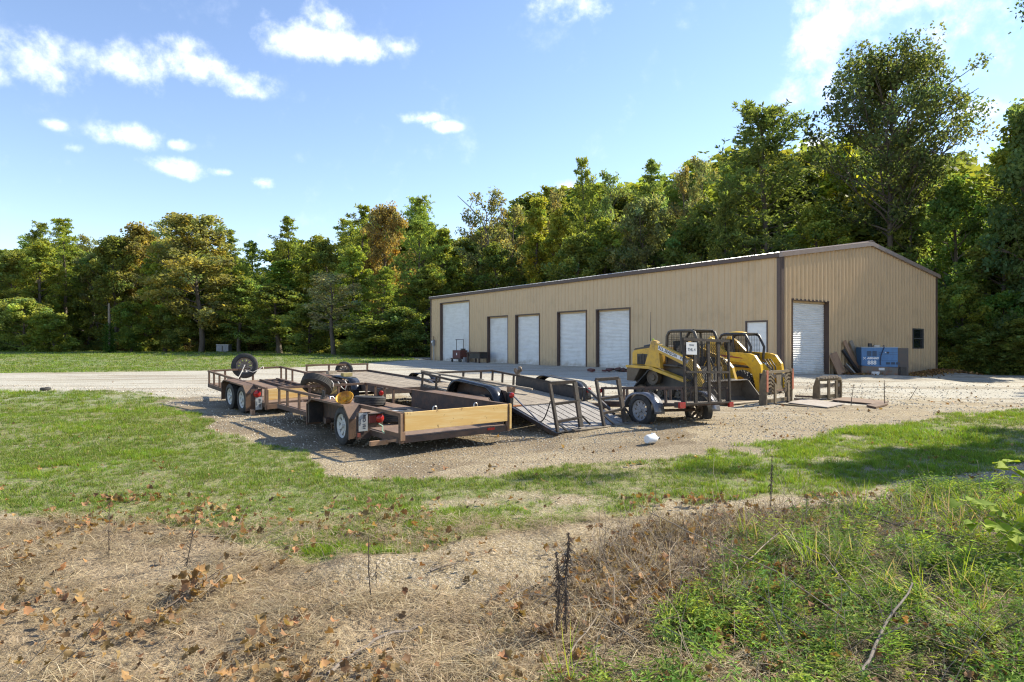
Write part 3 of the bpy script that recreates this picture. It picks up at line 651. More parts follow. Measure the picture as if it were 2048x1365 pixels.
g_ = MB(); g_.box(Wd, Wd+.035, -.055, -.004, .215, .645); g_.build('board_bracket', M_LUMBER, A_)
for x in (.62, 1.42):
    MB().tube([(x-.035, .02, .60), (x-.035, .02, .68), (x-.02, .02, .70), (x+.02, .02, .70), (x+.035, .02, .68), (x+.035, .02, .60)], .008, 6).build('lashing_ring', M_CHROME, A_, smooth=60)
br_ = MB(); br_.box(-.27, -.005, .585, .595, .36, .585); br_.box(-.28, 0.02, .50, .60, .588, .596); br_.build('lamp_bracket', M_RUSTD, A_)
tail_lamp(A_, -.075, .583, .50, .07); MB().box(-.26, -.14, .55, .584, .44, .56).build('tail_lamp', mat('dull_red_lamp', (.14,.02,.02), .4), A_, bevel=.008)
plate(A_, -.165, .98, .40, .16, .30, 'TEXAS', '101 C88')
MB().box(-.28, -.03, .99, 1.0, .12, .56).build('plate_bracket', M_RUSTD, A_); MB().box(-.27, -.22, .96, .99, .16, .22).build('side_marker', mat('faded_red', (.22,.05,.035), .6), A_)
MB().tube([(-.10, .56, .42), (-.04, .53, .38), (-.05, .52, .30), (0, .50, .24), (.03, .45, .22)], .01, 6).build('tie_cord', M_GREENR, A_, smooth=60)
MB().box(Wd-.45, Wd-.3, -.012, .0, .22, .26).build('rear_marker', M_RED, A_)
bb = MB(); bb.box(-.36, -.06, .30, .36, .12, .19); bb.bar((-.06, .33, .16), (.0, .05, .22), .04, .04); bb.build('bumper_stub', M_WOODB, A_)
MB().tube([(-.02, 4.2, zd-.09), (-.02, 4.2, zd-.17), (-.02, 4.13, zd-.20), (-.02, 4.07, zd-.17), (-.02, 4.07, zd-.09)], .008, 6).build('tie_down_loop', M_CHROME, A_, smooth=60)

# --- trailer B: brown tandem trailer behind, wood strip at its back
B_ = empty('utility_trailer', matrix=frame_m(-5.84, 15.18, .67, .745, .068, .033, .67), label='leftmost brown tandem-axle trailer with a spare wheel strapped to its front rail', cat='trailer', group='utility trailers parked on the gravel')
L, z0, zd = 4.2, .67, .30
MB().box(.03, Wd-.03, .03, L-.03, zd-.012, zd).build('deck', M_DECK, B_)
under(B_, Wd, L, zd, M_RUSTD, .10)
rails(B_, Wd, L, z0, zd, M_RUST, [4.17, 3.75, 3.3, 1.1], [4.17, 3.8, 3.35, 2.5, 1.2], [.45, 1.25], y0l=0, post_drop=.06)
for x in (0, Wd): MB().box(x-.035, x+.035, -.03, .035, zd-.16, z0-.05).build('corner_post', M_RUST, B_)
fender_box(B_, -.03, -.29, .72, 2.05, .25, zd+.36, .05, M_RUST, .12); fender_box(B_, Wd+.03, Wd+.29, .72, 2.05, .25, zd+.36, .05, M_RUST, .12)
MB().box(-.02, -.01, .5, 2.3, zd-.05, zd+.35).build('fender_inner_wall', M_RUSTD, B_); MB().box(Wd+.01, Wd+.02, .5, 2.3, zd-.05, zd+.35).build('fender_inner_wall', M_RUSTD, B_)
for y in (.95, 1.78):
    for sx, sd_ in ((-.16, -1), (Wd+.16, 1)): wheel(B_, sx, y, .325-.05-(y-.95)*.03, sd_)
MB().tube([(-.08, .95, .28), (Wd+.08, .95, .28)], .035, 8).tube([(-.08, 1.78, .26), (Wd+.08, 1.78, .26)], .035, 8).build('axle', M_RUSTD, B_)
MB().box(.10, Wd-.04, .36, .40, zd+.003, zd+.27).build('kick_board', M_LUMBER, B_, bevel=.004)
MB().box(.0, Wd, -.04, .03, zd-.15, zd-.04).build('rear_beam', M_RUST, B_)
for x in (-.14, Wd+.14):
    tail_lamp(B_, x, .24, .50, .085)
    MB().box(x-.14, x+.13, .245, .255, .33, .62).build('lamp_bracket', M_RUSTD, B_)
plate(B_, -.10, .22, .27, .16, .30, 'TEXAS', '386 107')
MB().box(-.27, -.2, .2, .33, -.02, .12).build('mud_flap', M_WOODB, B_)
ld = MB(); ld.bar((1.35, 1.9, zd+.03), (1.35, 3.9, zd+.03), .05, .05); ld.bar((1.85, 1.9, zd+.03), (1.85, 3.9, zd+.03), .05, .05)
for y in (2.2, 2.7, 3.2, 3.7): ld.bar((1.38, y, zd+.03), (1.82, y, zd+.03), .05, .03)
tag(ld.build('loading_ramp', M_RUSTD), 'brown steel ladder ramp lying on the deck of the leftmost trailer', 'ramp').matrix_world = B_.matrix_world.copy()

# --- trailer C: wide low trailer with weathered plank deck
C_ = empty('utility_trailer', matrix=frame_m(-3.16, 15.74, .60, .68, .040, 0, .60), label='plank-deck trailer behind the others, with two wooden blocks on its curved black fender', cat='trailer', group='utility trailers parked on the gravel')
L, z0, zd = 5.1, .60, .60
for i in range(10):
    w_b = 2.04/10; x = .03+i*w_b
    MB().box(x+.004, x+w_b-.004, .02, L-.03, zd-.04, zd+(i*37%5)*.0015).build('deck_board', M_WOODG, C_)
f = MB(); f.box(-.03, .026, 0, L, zd-.13, zd+.03); f.box(2.074, 2.13, 0, L, zd-.13, zd+.06); f.box(.03, 2.07, L-.03, L+.03, zd-.13, zd+.06); f.box(.03, 2.07, -.03, .02, zd-.13, zd+.01)
y = .5
while y < L: f.box(.03, 2.07, y-.025, y+.025, zd-.12, zd-.042); y += .6
f.build('chassis', M_RUSTD, C_)
g = MB(); g.bar((.5, L, zd-.15), (1.03, L+1.3, zd-.2), .05, .09); g.bar((1.6, L, zd-.15), (1.07, L+1.3, zd-.2), .05, .09); g.build('tongue', M_RUSTD, C_)
MB().box(0, 2.1, L+.0, L+.05, zd+.22, zd+.27).build('front_rail', M_RUST, C_)
for x in (.03, .75, 1.4, 2.07): MB().box(x-.025, x+.025, L+.004, L+.046, zd+.06, zd+.219).build('rail_post', M_RUST, C_)
def fender_arc(T, xa, xb, yc, zc, R, flat, m, a0=10, a1=170, th=.007, name='fender'):
    f = MB(); pts = []
    for k in range(13):
        a = R_(a0+(90-a0)*k/12); pts.append((yc-flat/2-R*math.cos(a), zc+R*math.sin(a)))
    for k in range(13):
        a = R_(90+(a1-90)*k/12); pts.append((yc+flat/2-R*math.cos(a), zc+R*math.sin(a)))
    n = len(pts); vs = [(xa, y, z) for y, z in pts]+[(xb, y, z) for y, z in pts]
    lipx = xb if abs(xb) > abs(xa) or xb < 0 else xa
    f.add(vs, [(i, i+1, n+i+1, n+i) for i in range(n-1)])
    lo = xa if xa < 0 else xb                              # outer edge rolls down
    vs2 = [(lo, y, z) for y, z in pts]+[(lo+.004*(-1 if lo < 0 else 1), yc+(y-yc)*.93, zc+(z-zc)*.9) for y, z in pts]
    f.add(vs2, [(i, i+1, n+i+1, n+i) for i in range(n-1)])
    me = bpy.data.meshes.new(name); me.from_pydata(f.v, [], f.f); me.polygons.foreach_set('use_smooth', [True]*len(me.polygons)); me.set_sharp_from_angle(angle=R_(50)); me.materials.append(m)
    o = link(name, me, T); md = o.modifiers.new('thickness', 'SOLIDIFY'); md.thickness = th; return o
fender_arc(C_, -.30, -.04, 1.9, .38, .38, .75, M_BLACKG); fender_arc(C_, 2.14, 2.38, 1.9, .38, .38, .75, M_BLACKG)
for y in (1.5, 2.3):
    wheel(C_, -.17, y, .33, -1, RMD); wheel(C_, 2.26, y, .33, 1, RMD)
MB().tube([(-.06, 1.5, .33), (2.16, 1.5, .33)], .035, 8).tube([(-.06, 2.3, .33), (2.16, 2.3, .33)], .035, 8).build('axle', M_RUSTD, C_)
tail_lamp(C_, -.08, 0, .50, .06); MB().box(-.16, -.03, .0, .08, .42, .60).build('lamp_bracket', M_BLACK, C_)

# --- trailer D: black trailer with plank deck, lowered plank ramp with two fold-up racks
D_ = empty('utility_trailer', matrix=frame_m(-.02, 12.62, .735, .68, .088, .002, .735), label='black trailer with weathered plank deck and its plank tail ramp lowered to the ground', cat='trailer', group='utility trailers parked on the gravel')
Wd, L, z0, zd = 2.1, 3.40, .735, .46
for i in range(10):
    w_b = (Wd-.08)/10; x = .04+i*w_b
    MB().box(x+.004, x+w_b-.004, .04, L-.03, zd-.04, zd+(i*31%7)*.001).build('deck_board', M_WOODG, D_)
under(D_, Wd, L, zd-.03, M_BLACK, .11, jack=False)
rails(D_, Wd, L, z0, zd-.12, M_DARK, [3.37, 2.75, 2.1], [3.37, 2.95, 2.5], [.5, 1.2, 1.75], y0l=.0, sz=.045)
for x in (0, Wd): MB().box(x-.04, x+.04, -.04, .04, zd-.16, z0+.01).build('corner_post', M_BLACK, D_)
MB().box(Wd-.01, Wd+.01, .1, 2.4, zd-.0, z0-.05).build('side_panel', M_BLACK, D_)
MB().box(-.012, .01, .06, .4, zd-.1, z0-.05).build('side_panel', M_BLACK, D_)
fender_arc(D_, -.30, -.03, .98, .42, .40, .95, M_BLACKG, 5, 172); fender_arc(D_, Wd+.03, Wd+.30, .98, .42, .40, .95, M_BLACKG, 5, 172)
MB().box(-.035, -.03, .12, 1.85, .40, .76).build('fender_back_plate', M_RUSTD, D_)
for y in (.62, 1.42):
    wheel(D_, -.17, y, .34-.085*y*.9, -1, RMD); wheel(D_, Wd+.17, y, .34-.085*y*.9, 1, RMD)
MB().tube([(-.06, .62, .30), (Wd+.06, .62, .30)], .035, 8).tube([(-.06, 1.42, .24), (Wd+.06, 1.42, .24)], .035, 8).build('axle', M_BLACK, D_)
for x in (-.03, Wd+.03): tail_lamp(D_, x, -.05, .70, .055)
MB().box(.04, .35, .0, .04, zd-.02, zd+.02).build('orange_cleat', mat('orange_brown_paint', (.45,.18,.07), .7), D_)
# the ramp goes from the hinge to the ground
hzl = (0, -.02, zd-.02)
Dm = D_.matrix_world; Di = Dm.inverted()
gl = Di @ Vector(G(1092, 868, .03)); gr = Di @ Vector(G(1270, 850, .03))
RA = Vector((.0, -.03, zd-.03)); RB = Vector((Wd, -.03, zd-.03)); ev = (gl+gr)/2-(RA+RB)/2; ev.x = 0
ru = Vector((1,0,0)); rn = ru.cross(-ev.normalized()).normalized(); rn = rn if rn.z > 0 else -rn; Lr = ev.length; rd = ev.normalized()
fr = MB(); 
for x in (.02, Wd-.02): fr.bar(RA+Vector((x,0,0)), RA+Vector((x,0,0))+ev, .05, .07, rn)
fr.bar(RA+rn*.0, RB+rn*.0, .05, .05); e0 = RA+ev; e1 = RB+ev
ramp = fr.build('ramp_frame', M_BLACK, D_)
MB().bar(e0+Vector((.42,0,0))+rn*.03, e1+Vector((.16,0,0))+rn*.03, .09, .075, rn).build('ramp_end_beam', mat('muddy_ramp_beam', (.20,.165,.12), .85, 0, (.05,.04,.035), 5, .8), D_)
for i in range(10):
    w_b = (Wd-.10)/10; x = .05+(i+.5)*w_b
    MB().bar(RA+Vector((x,0,0))+rd*.05+rn*.03, RA+Vector((x,0,0))+rd*(Lr-.05)+rn*.03, w_b-.03, .03, rn).build('ramp_board', M_WOODR, D_)
def at_local(T, px, py, d): return T.matrix_world.inverted() @ AT(px, py, d)
# two fold-up racks standing on the ramp end
dl, dr = 11.6, 11.95
def rack(bl, br, tl, tr, c1, c2, s1, s2, dL, dR, lean):
    q = MB(); BLp, BRp, TLp, TRp = at_local(D_, *bl, dL), at_local(D_, *br, dR), at_local(D_, *tl, dL+lean), at_local(D_, *tr, dR+lean)
    q.bar(BLp, TLp, .055, .05, (1,0,0)); q.bar(BRp, TRp, .09, .05, (0,1,0)); q.bar(TLp, TRp, .06, .06)
    for f1 in (c1, c2): q.bar(BLp.lerp(TLp, f1), BRp.lerp(TRp, f1), .05, .045)
    m_ = q.build('ramp_rack', M_DARK, D_)
    for (f1, ex, Bp, Tp) in ((c2, s1, BLp, TLp), (c2+.1, s2, BRp, TRp)):
        MB().bar(Bp.lerp(Tp, f1), ex, .03, .03, (1,0,0)).build('rack_brace', M_BLACK, D_)
def edge_pt(px, k=.0):   # a point on the ramp near its foot whose image column is px
    best = None
    for i in range(400):
        x = -.2+2.8*i/400; p = Dm @ (RA+Vector((x,0,0))+ev*(1-k)+rn*.06); q = 1024+FPX*p.x/p.y
        if best is None or abs(q-px) < best[0]: best = (abs(q-px), RA+Vector((x,0,0))+ev*(1-k)+rn*.06)
    return best[1]
def dep(px): return (Dm @ edge_pt(px)).y
rack((1115.7,865),(1162,855),(1099.3,767),(1149.2,763.8), .57, .21, edge_pt(1135, .0), edge_pt(1180, .12), dep(1116), dep(1162), .12)
rack((1208.7,857),(1250,845),(1192.3,759.7),(1236,757), .60, .30, edge_pt(1230, .0), edge_pt(1272, .0), dep(1209), dep(1250), .12)
# ramp springs / struts and the chain
MB().bar((Wd, -.03, z0), RB+ev*.62+rn*.06, .05, .05, (1,0,0)).build('ramp_strut', M_BLACK, D_)
MB().bar((.0, -.05, z0-.03), RA+ev*.62+rn*.06, .022, .022, (1,0,0)).build('ramp_strut', M_GALV, D_)
ca, cb = RA+ev*.62+rn*.05+Vector((.03,0,0)), at_local(D_, 1100.7, 803.4, dep(1100)+.1)
ch = MB(); N = 26
for i in range(N):
    f0 = i/N; p = ca.lerp(cb, f0); p.z -= .10*math.sin(math.pi*f0); q = ca.lerp(cb, (i+1)/N); q.z -= .10*math.sin(math.pi*(i+1)/N)
    ch.bar(p.lerp(q, -.15), p.lerp(q, 1.15), .022 if i % 2 else .008, .008 if i % 2 else .022)
ch.build('chain', M_BLACK, D_)

# --- trailer E: small single-axle trailer, mesh tail gate raised
E_ = empty('utility_trailer', matrix=frame_m(3.315, 12.378, .861, .58, -.053, -.026, .861), label='small brown single-axle trailer with a tall expanded-mesh tail gate standing upright', cat='trailer', group='utility trailers parked on the gravel')
Wd, L, z0, zd = 1.32, 2.35, .861, .56
MB().box(.03, Wd-.03, .03, L-.03, zd-.035, zd-.005).build('deck', M_WOODG, E_)
under(E_, Wd, L, zd, M_RUSTD, .05, 1.2)
rails(E_, Wd, L, z0, zd, M_RUSTD, [2.32, 1.55, .95, .45], [2.32, 1.55, .95, .45], [.66], y0l=0, sz=.045)
for x in (0, Wd): MB().box(x-.03, x+.03, -.03, .03, zd-.07, z0-.046).build('corner_post', M_RUSTD, E_)
fender_arc(E_, -.30, -.05, .92, .34, .42, .12, M_GALV, 0, 165); fender_arc(E_, Wd+.05, Wd+.30, .92, .34, .42, .12, M_GALV, 0, 165)
wheel(E_, -.18, .92, .40, -1, RMG, .33); wheel(E_, Wd+.18, .92, .34, 1, RMD, .33)
MB().tube([(-.08, .92, .38), (Wd+.08, .92, .36)], .03, 8).build('axle', M_RUSTD, E_)
tail_lamp(E_, -.10, -.03, .52, .06, True); tail_lamp(E_, Wd+.02, -.03, .50, .05, True); tail_lamp(E_, -.03, L+.05, .78, .05)
MB().box(-.14, -.02, -.03, .10, .47, .58).build('lamp_bracket', M_RUSTD, E_)
# gate: frame of angle iron, three uprights, middle bar, expanded metal
gh = 1.24; gz = zd-.03; gy = -.05
g_ = MB()
for x in (.0, Wd): g_.box(x-.02, x+.02, gy-.02, gy+.02, gz, gz+gh)
g_.box(-.025, Wd+.025, gy-.026, gy+.022, gz+gh, gz+gh+.055); g_.box(.02, Wd-.02, gy-.021, gy+.021, gz+.0, gz+.035)
g_.box(.02, Wd-.02, gy-.030, gy+.0, gz+gh*.49, gz+gh*.49+.045); g_.build('gate_frame', M_DARK, E_)
for x in (.30, .70, 1.0): MB().box(x-.038, x+.038, gy-.018, gy-.008, gz+.036, gz+gh-.001).box(x-.03, x-.022, gy-.007, gy+.02, gz+.036, gz+gh-.001).build('gate_upright', M_DARK, E_)
mm = MB(); pw, ph = .058, .029; yy = gy+.024
nxx, nzz = int((Wd-.04)/pw), int((gh-.04)/ph)
for half in (0, 1):
    for i in range(nxx-half):
        for j in range(nzz-half):
            x = .02+(i+.5*half)*pw; z = gz+.035+(j+.5*half)*ph; c_ = (x+pw/2, z+ph/2); k = len(mm.v)
            q = [(x, z+ph/2), (x+pw/2, z), (x+pw, z+ph/2), (x+pw/2, z+ph)]
            for (a, b2) in q: mm.v.append((a, yy, b2))
            for (a, b2) in q: mm.v.append((c_[0]+(a-c_[0])*.72, yy, c_[1]+(b2-c_[1])*.64))
            mm.f += [(k+n_, k+(n_+1)%4, k+4+(n_+1)%4, k+4+n_) for n_ in range(4)]
me = bpy.data.meshes.new('gate_mesh'); me.from_pydata(mm.v, [], mm.f); me.materials.append(M_MESH); link('gate_mesh', me, E_, kind='stuff')
sg = MB().box(.03, .33, gy-.034, gy-.030, gz+gh-.27, gz+gh-.03).build('notice_sheet', M_PAPER, E_)
for k, (tx, sz_) in enumerate((('TEXAS', .045), ('THL 4', .085))):
    textmesh(tx, sz_, M_INK, sg, Matrix.Translation((.18, gy-.0355, gz+gh-.085-.09*k)) @ Matrix.Rotation(R_(90), 4, 'X'))

# --- loose wheels and scrap on the trailers
BX = lambda T, x, y, z: T.matrix_world @ Vector((x, y, z))
spare(489.5, 732, 19.0, (.25,-1,.12), .37, RMD, 'large spare wheel standing against the front rail of the leftmost trailer, tied with white strap')
spare(634, 770, 15.0, (-.12,-.62,-.78), .37, RMD, 'black tyre leaning on the front rail of the nearest trailer, tread turned up')
spare(0, 0, 0, (.05,.05,1), .34, None, 'bare worn tyre lying flat on the brown deck beside the yellow hub', loc=BX(A_, 1.45, 4.05, .27+.11))
spare(0, 0, 0, (0,0,1), .31, RMW, 'tyre lying flat on the deck just inside the new pine board', loc=BX(A_, .69, 1.47, .27+.12))
spare(688.5, 741, 20.6, (.2,-1,.1), .28, RMD, 'small spare wheel standing behind the front rail of the plank-deck trailer')
spare(0, 0, 0, (0,.1,1), .33, None, 'tyre lying flat on the front of the black ramp trailer, under a long timber', loc=BX(D_, .75, 2.45, .46+.11))
hb = MB(); hb.lathe([(.0,.05),(.03,.05),(.035,.02),(.07,.015),(.13,.02),(.155,.075),(.165,.10),(.158,.105),(.145,.08),(.125,.035),(.07,.0),(0,.0)], 28)
dsh = hb.build('brake_drum', M_DISH, None, smooth=35, label='round yellow worn brake drum tilted on the fender of the nearest trailer', cat='brake drum'); dsh.location = BX(A_, -.13, 1.75, .655+.02); dsh.rotation_euler = (R_(38), R_(-14), .2); dsh.scale = (.95,)*3
def small(name, mb, m, T, x, y, z, label, cat, rz=0, **kw):
    o = mb.build(name, m, None, label=label, cat=cat, **kw); o.matrix_world = T.matrix_world @ Matrix.Translation((x, y, z)) @ Matrix.Rotation(rz, 4, 'Z'); return o
small('trailer_jack', MB().box(-.05,.05,-.04,.04,0,.03).tube([(0,0,.03),(0,0,.14)],.028,10).bar((-.12,0,.05),(.12,.02,.05),.02,.015), M_BLACK, A_, -.2, 2.55, .655, 'small black jack lying on the fender top of the nearest trailer', 'jack', .4)
small('pull_handle', MB().tube([(-.04,0,.01),(-.03,.03,.05),(.03,.03,.05),(.05,0,.01)],.012,8), M_CHROME, A_, -.15, 2.28, .655, 'pale metal handle on the fender top beside the black jack', 'handle', .2, smooth=60)
small('marker_lamp', MB().tube([(0,0,0),(0,0,.05)],.035,12), M_RED, A_, -.16, 2.02, .655, 'small red round lamp lying loose on the fender beside the yellow drum', 'lamp')
for k, (x, y, l_, c_) in enumerate(((-.2, 2.7, .28, 'left'), (-.17, 2.42, .30, 'right'))):
    small('timber_block', MB().box(-l_/2, l_/2, -.06, .06, 0, .09), M_WOODG if k == 0 else mat('mossy_wood', (.30,.25,.10), .85, 0, (.2,.17,.08), 8, .7), C_, x+.06*k, y-.5*k, .765, ('pale' if k == 0 else 'mossy yellow-green')+' wooden block lying on the curved black fender of the plank-deck trailer', 'block', .25, bevel=.006)
# long timber over the black trailer, resting on its front rail and on a block
pa, pb = BX(D_, .02, 3.38, .76), BX(D_, 1.35, 1.35, .60); dv = (pb-pa).normalized()
tag(MB().bar(pa-dv*.05, pb+dv*.3, .09, .04).build('timber', M_WOODG), 'long weathered timber laid from the front rail across the black ramp trailer', 'plank')
small('wooden_block', MB().box(-.06,.06,-.08,.08,0,.13), M_WOODB, D_, 1.22, 1.50, .467, 'short wooden block propping the long timber on the black trailer', 'block')
wn_ = MB(); wn_.box(-.05,.05,-.04,.04,0,.08); wn_.lathe([(0,-.08),(.07,-.08),(.075,-.06),(.04,-.05),(.04,.05),(.075,.06),(.07,.08),(0,.08)], 16, o=(0,0,.12), ax=(1,0,.3)); wn_.tube([(.08,0,.14),(.13,.02,.20)],.012,6)
small('hand_winch', wn_, M_RIMD, D_, 2.1, 2.35, .735, 'rusty hand winch bolted on the right rail of the black ramp trailer', 'winch')
def rope(pts, label, r=.012, m=M_STRAP): return tag(MB().tube(pts, r, 6).build('tie_rope', m, smooth=60), label, 'rope')
q0, q1, q2, q3 = AT(488,734,18.7), AT(480,751,18.6), AT(505,744,18.7), AT(526,734,18.95)
rope([AT(490,730,18.75), q0, q1, AT(476,757,18.5)], 'white strap hanging from the spare wheel on the leftmost trailer')
rope([AT(490,740,18.7), AT(506,745,18.7), AT(520,738,18.9), AT(526,733,18.95), AT(527,738,18.9)], 'white strap pulled sideways from the spare wheel to a rail post')
rope([AT(663,762,15.0), AT(667,768,14.95), AT(666,774,14.95)], 'short white rope looped round the front rail by the leaning tyre')
rope([AT(676,764,15.7), AT(684,776,15.6), AT(690,780,15.6), AT(694,768,15.6), AT(690,762,15.7)], 'white rope looped over the rail end behind the yellow drum')
# plastic jug on the gravel
g0 = G(1304, 887); jg = empty('plastic_jug', g0, (0,0,.5), 'white plastic jug lying on the gravel in front of the mesh gate trailer', 'jug')
MB().lathe([(0,-.13),(.065,-.125),(.075,-.10),(.075,.04),(.05,.09),(.022,.12),(.022,.145),(0,.145)], 20, o=(0,0,.075), ax=(1,.1,0)).build('body', M_PLAST, jg, smooth=50)
MB().tube([(.145,.0148,.075),(.168,.0172,.075)], .026, 12).build('cap', M_INK, jg); MB().tube([(-.02,.0,.14),(.0,.0,.165),(.06,.0,.15),(.09,.0,.11)], .011, 6).build('handle', M_PLAST, jg, smooth=60)
# ---------------------------------------------------------------- track loader
def on_ground(x, y, rz, z=0): return Matrix.Translation((x, y, tz(x, y)+z)) @ Matrix.Rotation(rz, 4, 'Z')
h1 = Vector((.571, -.82, 0)); TL = empty('track_loader', matrix=Matrix.Translation((4.34, 20.76, .07)) @ Matrix.Rotation(math.atan2(h1.y, h1.x), 4, 'Z'), label='yellow compact track loader with rubber tracks and bucket down, behind the mesh gate', cat='loader')
# local: x forward from the rear, y left, z up; right side is y = -.85
def side_plate(mb, poly, y0, y1): mb.prism(poly, (0, y0, 0), (1,0,0), (0,0,1), (0, y1-y0, 0)); return mb
bd = MB(); side_plate(bd, [(.02,.98),(.02,1.36),(.10,1.45),(.95,1.55),(1.0,.98)], -.62, .62); bd.build('engine_cover', M_YEL, TL, bevel=.03)
bd = MB(); side_plate(bd, [(.06,.42),(.02,.97),(2.6,.97),(2.75,.5),(2.6,.28),(.4,.28)], -.5, .5); bd.build('chassis', M_DKG, TL)
side_plate(MB(), [(.0,.48),(.0,.97),(.62,.97),(.30,.48)], -.84, .84).build('rear_bumper', M_BRONZE, TL, bevel=.02)
bd = MB(); side_plate(bd, [(.05,1.452),(.12,1.50),(.85,1.60),(.95,1.555),(.12,1.455)], -.6, .6); bd.build('hood_lid', M_DKG, TL)
for s in (-1, 1):
    y0, y1 = (-.86, -.62) if s < 0 else (.62, .86)
    f = MB(); side_plate(f, [(-.03,.975),(.95,.965),(2.35,.60),(2.33,.52),(.93,.875),(-.03,.90)], y0, y1); f.build('track_fender', M_YEL, TL, bevel=.008)
    t_ = MB(); side_plate(t_, [(.72,.98),(.98,1.70),(1.06,1.76),(1.20,1.72),(1.30,1.45),(1.36,.90)], -.80 if s < 0 else .66, -.66 if s < 0 else .80); t_.build('arm_tower', M_YEL, TL, bevel=.012)
    # vent opening beside the engine: dark slatted recess
    v = MB(); yv = s*.632
    for k in range(6): v.box(.28+.065*k, .30+.065*k, min(yv, yv+s*.02), max(yv, yv+s*.02), 1.02+.0*k, 1.34-abs(k-3)*.03)
    v.box(.25, .68, min(yv-.004*s, yv+.006*s), max(yv-.004*s, yv+.006*s), 1.0, 1.33); v.build('engine_vent', M_BLACK, TL)
    # lift arm: beam down the side then a bent foot
    ya, yb = (-.82, -.70) if s < 0 else (.70, .82)
    a = MB(); side_plate(a, [(1.05,1.66),(1.16,1.70),(2.55,1.18),(2.78,.95),(2.95,.42),(2.86,.34),(2.70,.38),(2.55,.85),(2.38,.98),(1.20,1.42)], ya-.02*s*0, yb); arm = a.build('lift_arm', M_YEL, TL, bevel=.012)
    side_plate(MB(), [(1.30,1.60),(2.45,1.17),(2.40,1.08),(1.28,1.47)], ya-.004 if s < 0 else yb+.001, ya-.001 if s < 0 else yb+.004).build('decal_strip', M_PAPER, arm)
    # cylinder
    MB().tube([(1.35,s*.62,1.0),(1.9,s*.62,.98)],.04,10).tube([(1.9,s*.62,.98),(2.5,s*.62,.85)],.022,8).build('hydraulic_cylinder', M_DKG, TL, smooth=40)
    # track: triangular belt with lugs, wheels inside
    C0 = [(1.02,.62,.24),(.50,.21,.20),(2.55,.24,.23)]       # drive sprocket, rear idler, front idler (x, z, r)
    out = []
    def arc(c, a0, a1, n=9):
        for k in range(n+1):
            a_ = R_(a0+(a1-a0)*k/n); out.append((c[0]+c[2]*math.cos(a_), c[1]+c[2]*math.sin(a_)))
    arc(C0[0], 145, 72, 6); arc(C0[2], 72, -90, 10); arc(C0[1], -90, -217, 8)
    tr = MB(); n_ = len(out); yy0, yy1 = (-.84, -.52) if s < 0 else (.52, .84); cx_ = sum(p[0] for p in out)/n_; cz_ = sum(p[1] for p in out)/n_
    # resample evenly
    P = [Vector((a_, 0, b_)) for a_, b_ in out]; tot = [0]
    for i in range(n_): tot.append(tot[-1]+(P[(i+1)%n_]-P[i]).length)
    K = 64; ring = []
    for k in range(K):
        d_ = tot[-1]*k/K; i = max(j for j in range(n_) if tot[j] <= d_); ring.append(P[i].lerp(P[(i+1)%n_], (d_-tot[i])/max(tot[i+1]-tot[i], 1e-6)))
    for k in range(K):
        a_, b_ = ring[k], ring[(k+1)%K]; dr_ = (b_-a_).normalized(); nn = Vector((-dr_.z,0,dr_.x)); nn = nn if nn.dot((a_+b_)/2-Vector((cx_,0,cz_))) > 0 else -nn
        def hx(p, q, t0, t1, e0, e1): tr.hexa([(*(p+nn*t0).xz[:1], e0, (p+nn*t0).z), ((q+nn*t0).x, e0, (q+nn*t0).z), ((q+nn*t0).x, e1, (q+nn*t0).z), ((p+nn*t0).x, e1, (p+nn*t0).z), ((p+nn*t1).x, e0, (p+nn*t1).z), ((q+nn*t1).x, e0, (q+nn*t1).z), ((q+nn*t1).x, e1, (q+nn*t1).z), ((p+nn*t1).x, e1, (p+nn*t1).z)])
        hx(a_, b_, -.012, .012, yy0, yy1); hx(a_.lerp(b_, .2), a_.lerp(b_, .7), .0121, .035, yy0+.01, yy1-.01)
    tr.build('rubber_track', M_RUBBER, TL)
    yc = s*.72
    MB().lathe([(0,.06*s),(.09,.06*s),(.11,.02*s),(.19,.03*s),(.21,.06*s),(.225,.06*s),(.225,-.1*s),(0,-.1*s)], 24, o=(1.02,yc,.62), ax=(0,1,0)).build('drive_sprocket', M_BRONZE, TL, smooth=35)
    for (x_, z_, r_) in ((.50,.21,.17),(.95,.16,.12),(1.3,.16,.12),(1.65,.16,.12),(2.0,.16,.12),(2.55,.24,.20)):
        MB().lathe([(0,.05*s),(r_*.4,.05*s),(r_*.45,.01*s),(r_*.9,.02*s),(r_,.04*s),(r_,-.1*s),(0,-.1*s)], 18, o=(x_,yc,z_), ax=(0,1,0)).build('track_wheel', M_BRONZE, TL, smooth=35)
# lettering on the visible arm
Rt = Matrix.Rotation(R_(90), 4, 'X'); aslope = math.atan2(-.43, 1.15)
textmesh('ALL SEASON', .135, M_INK, TL, Matrix.Translation((1.66,-.8255,1.405)) @ Rt @ Matrix.Rotation(aslope, 4, 'Z'), bold=.003)
textmesh('POSI', .13, M_INK, TL, Matrix.Translation((2.26,-.8255,1.185)) @ Rt @ Matrix.Rotation(aslope, 4, 'Z'), bold=.003)
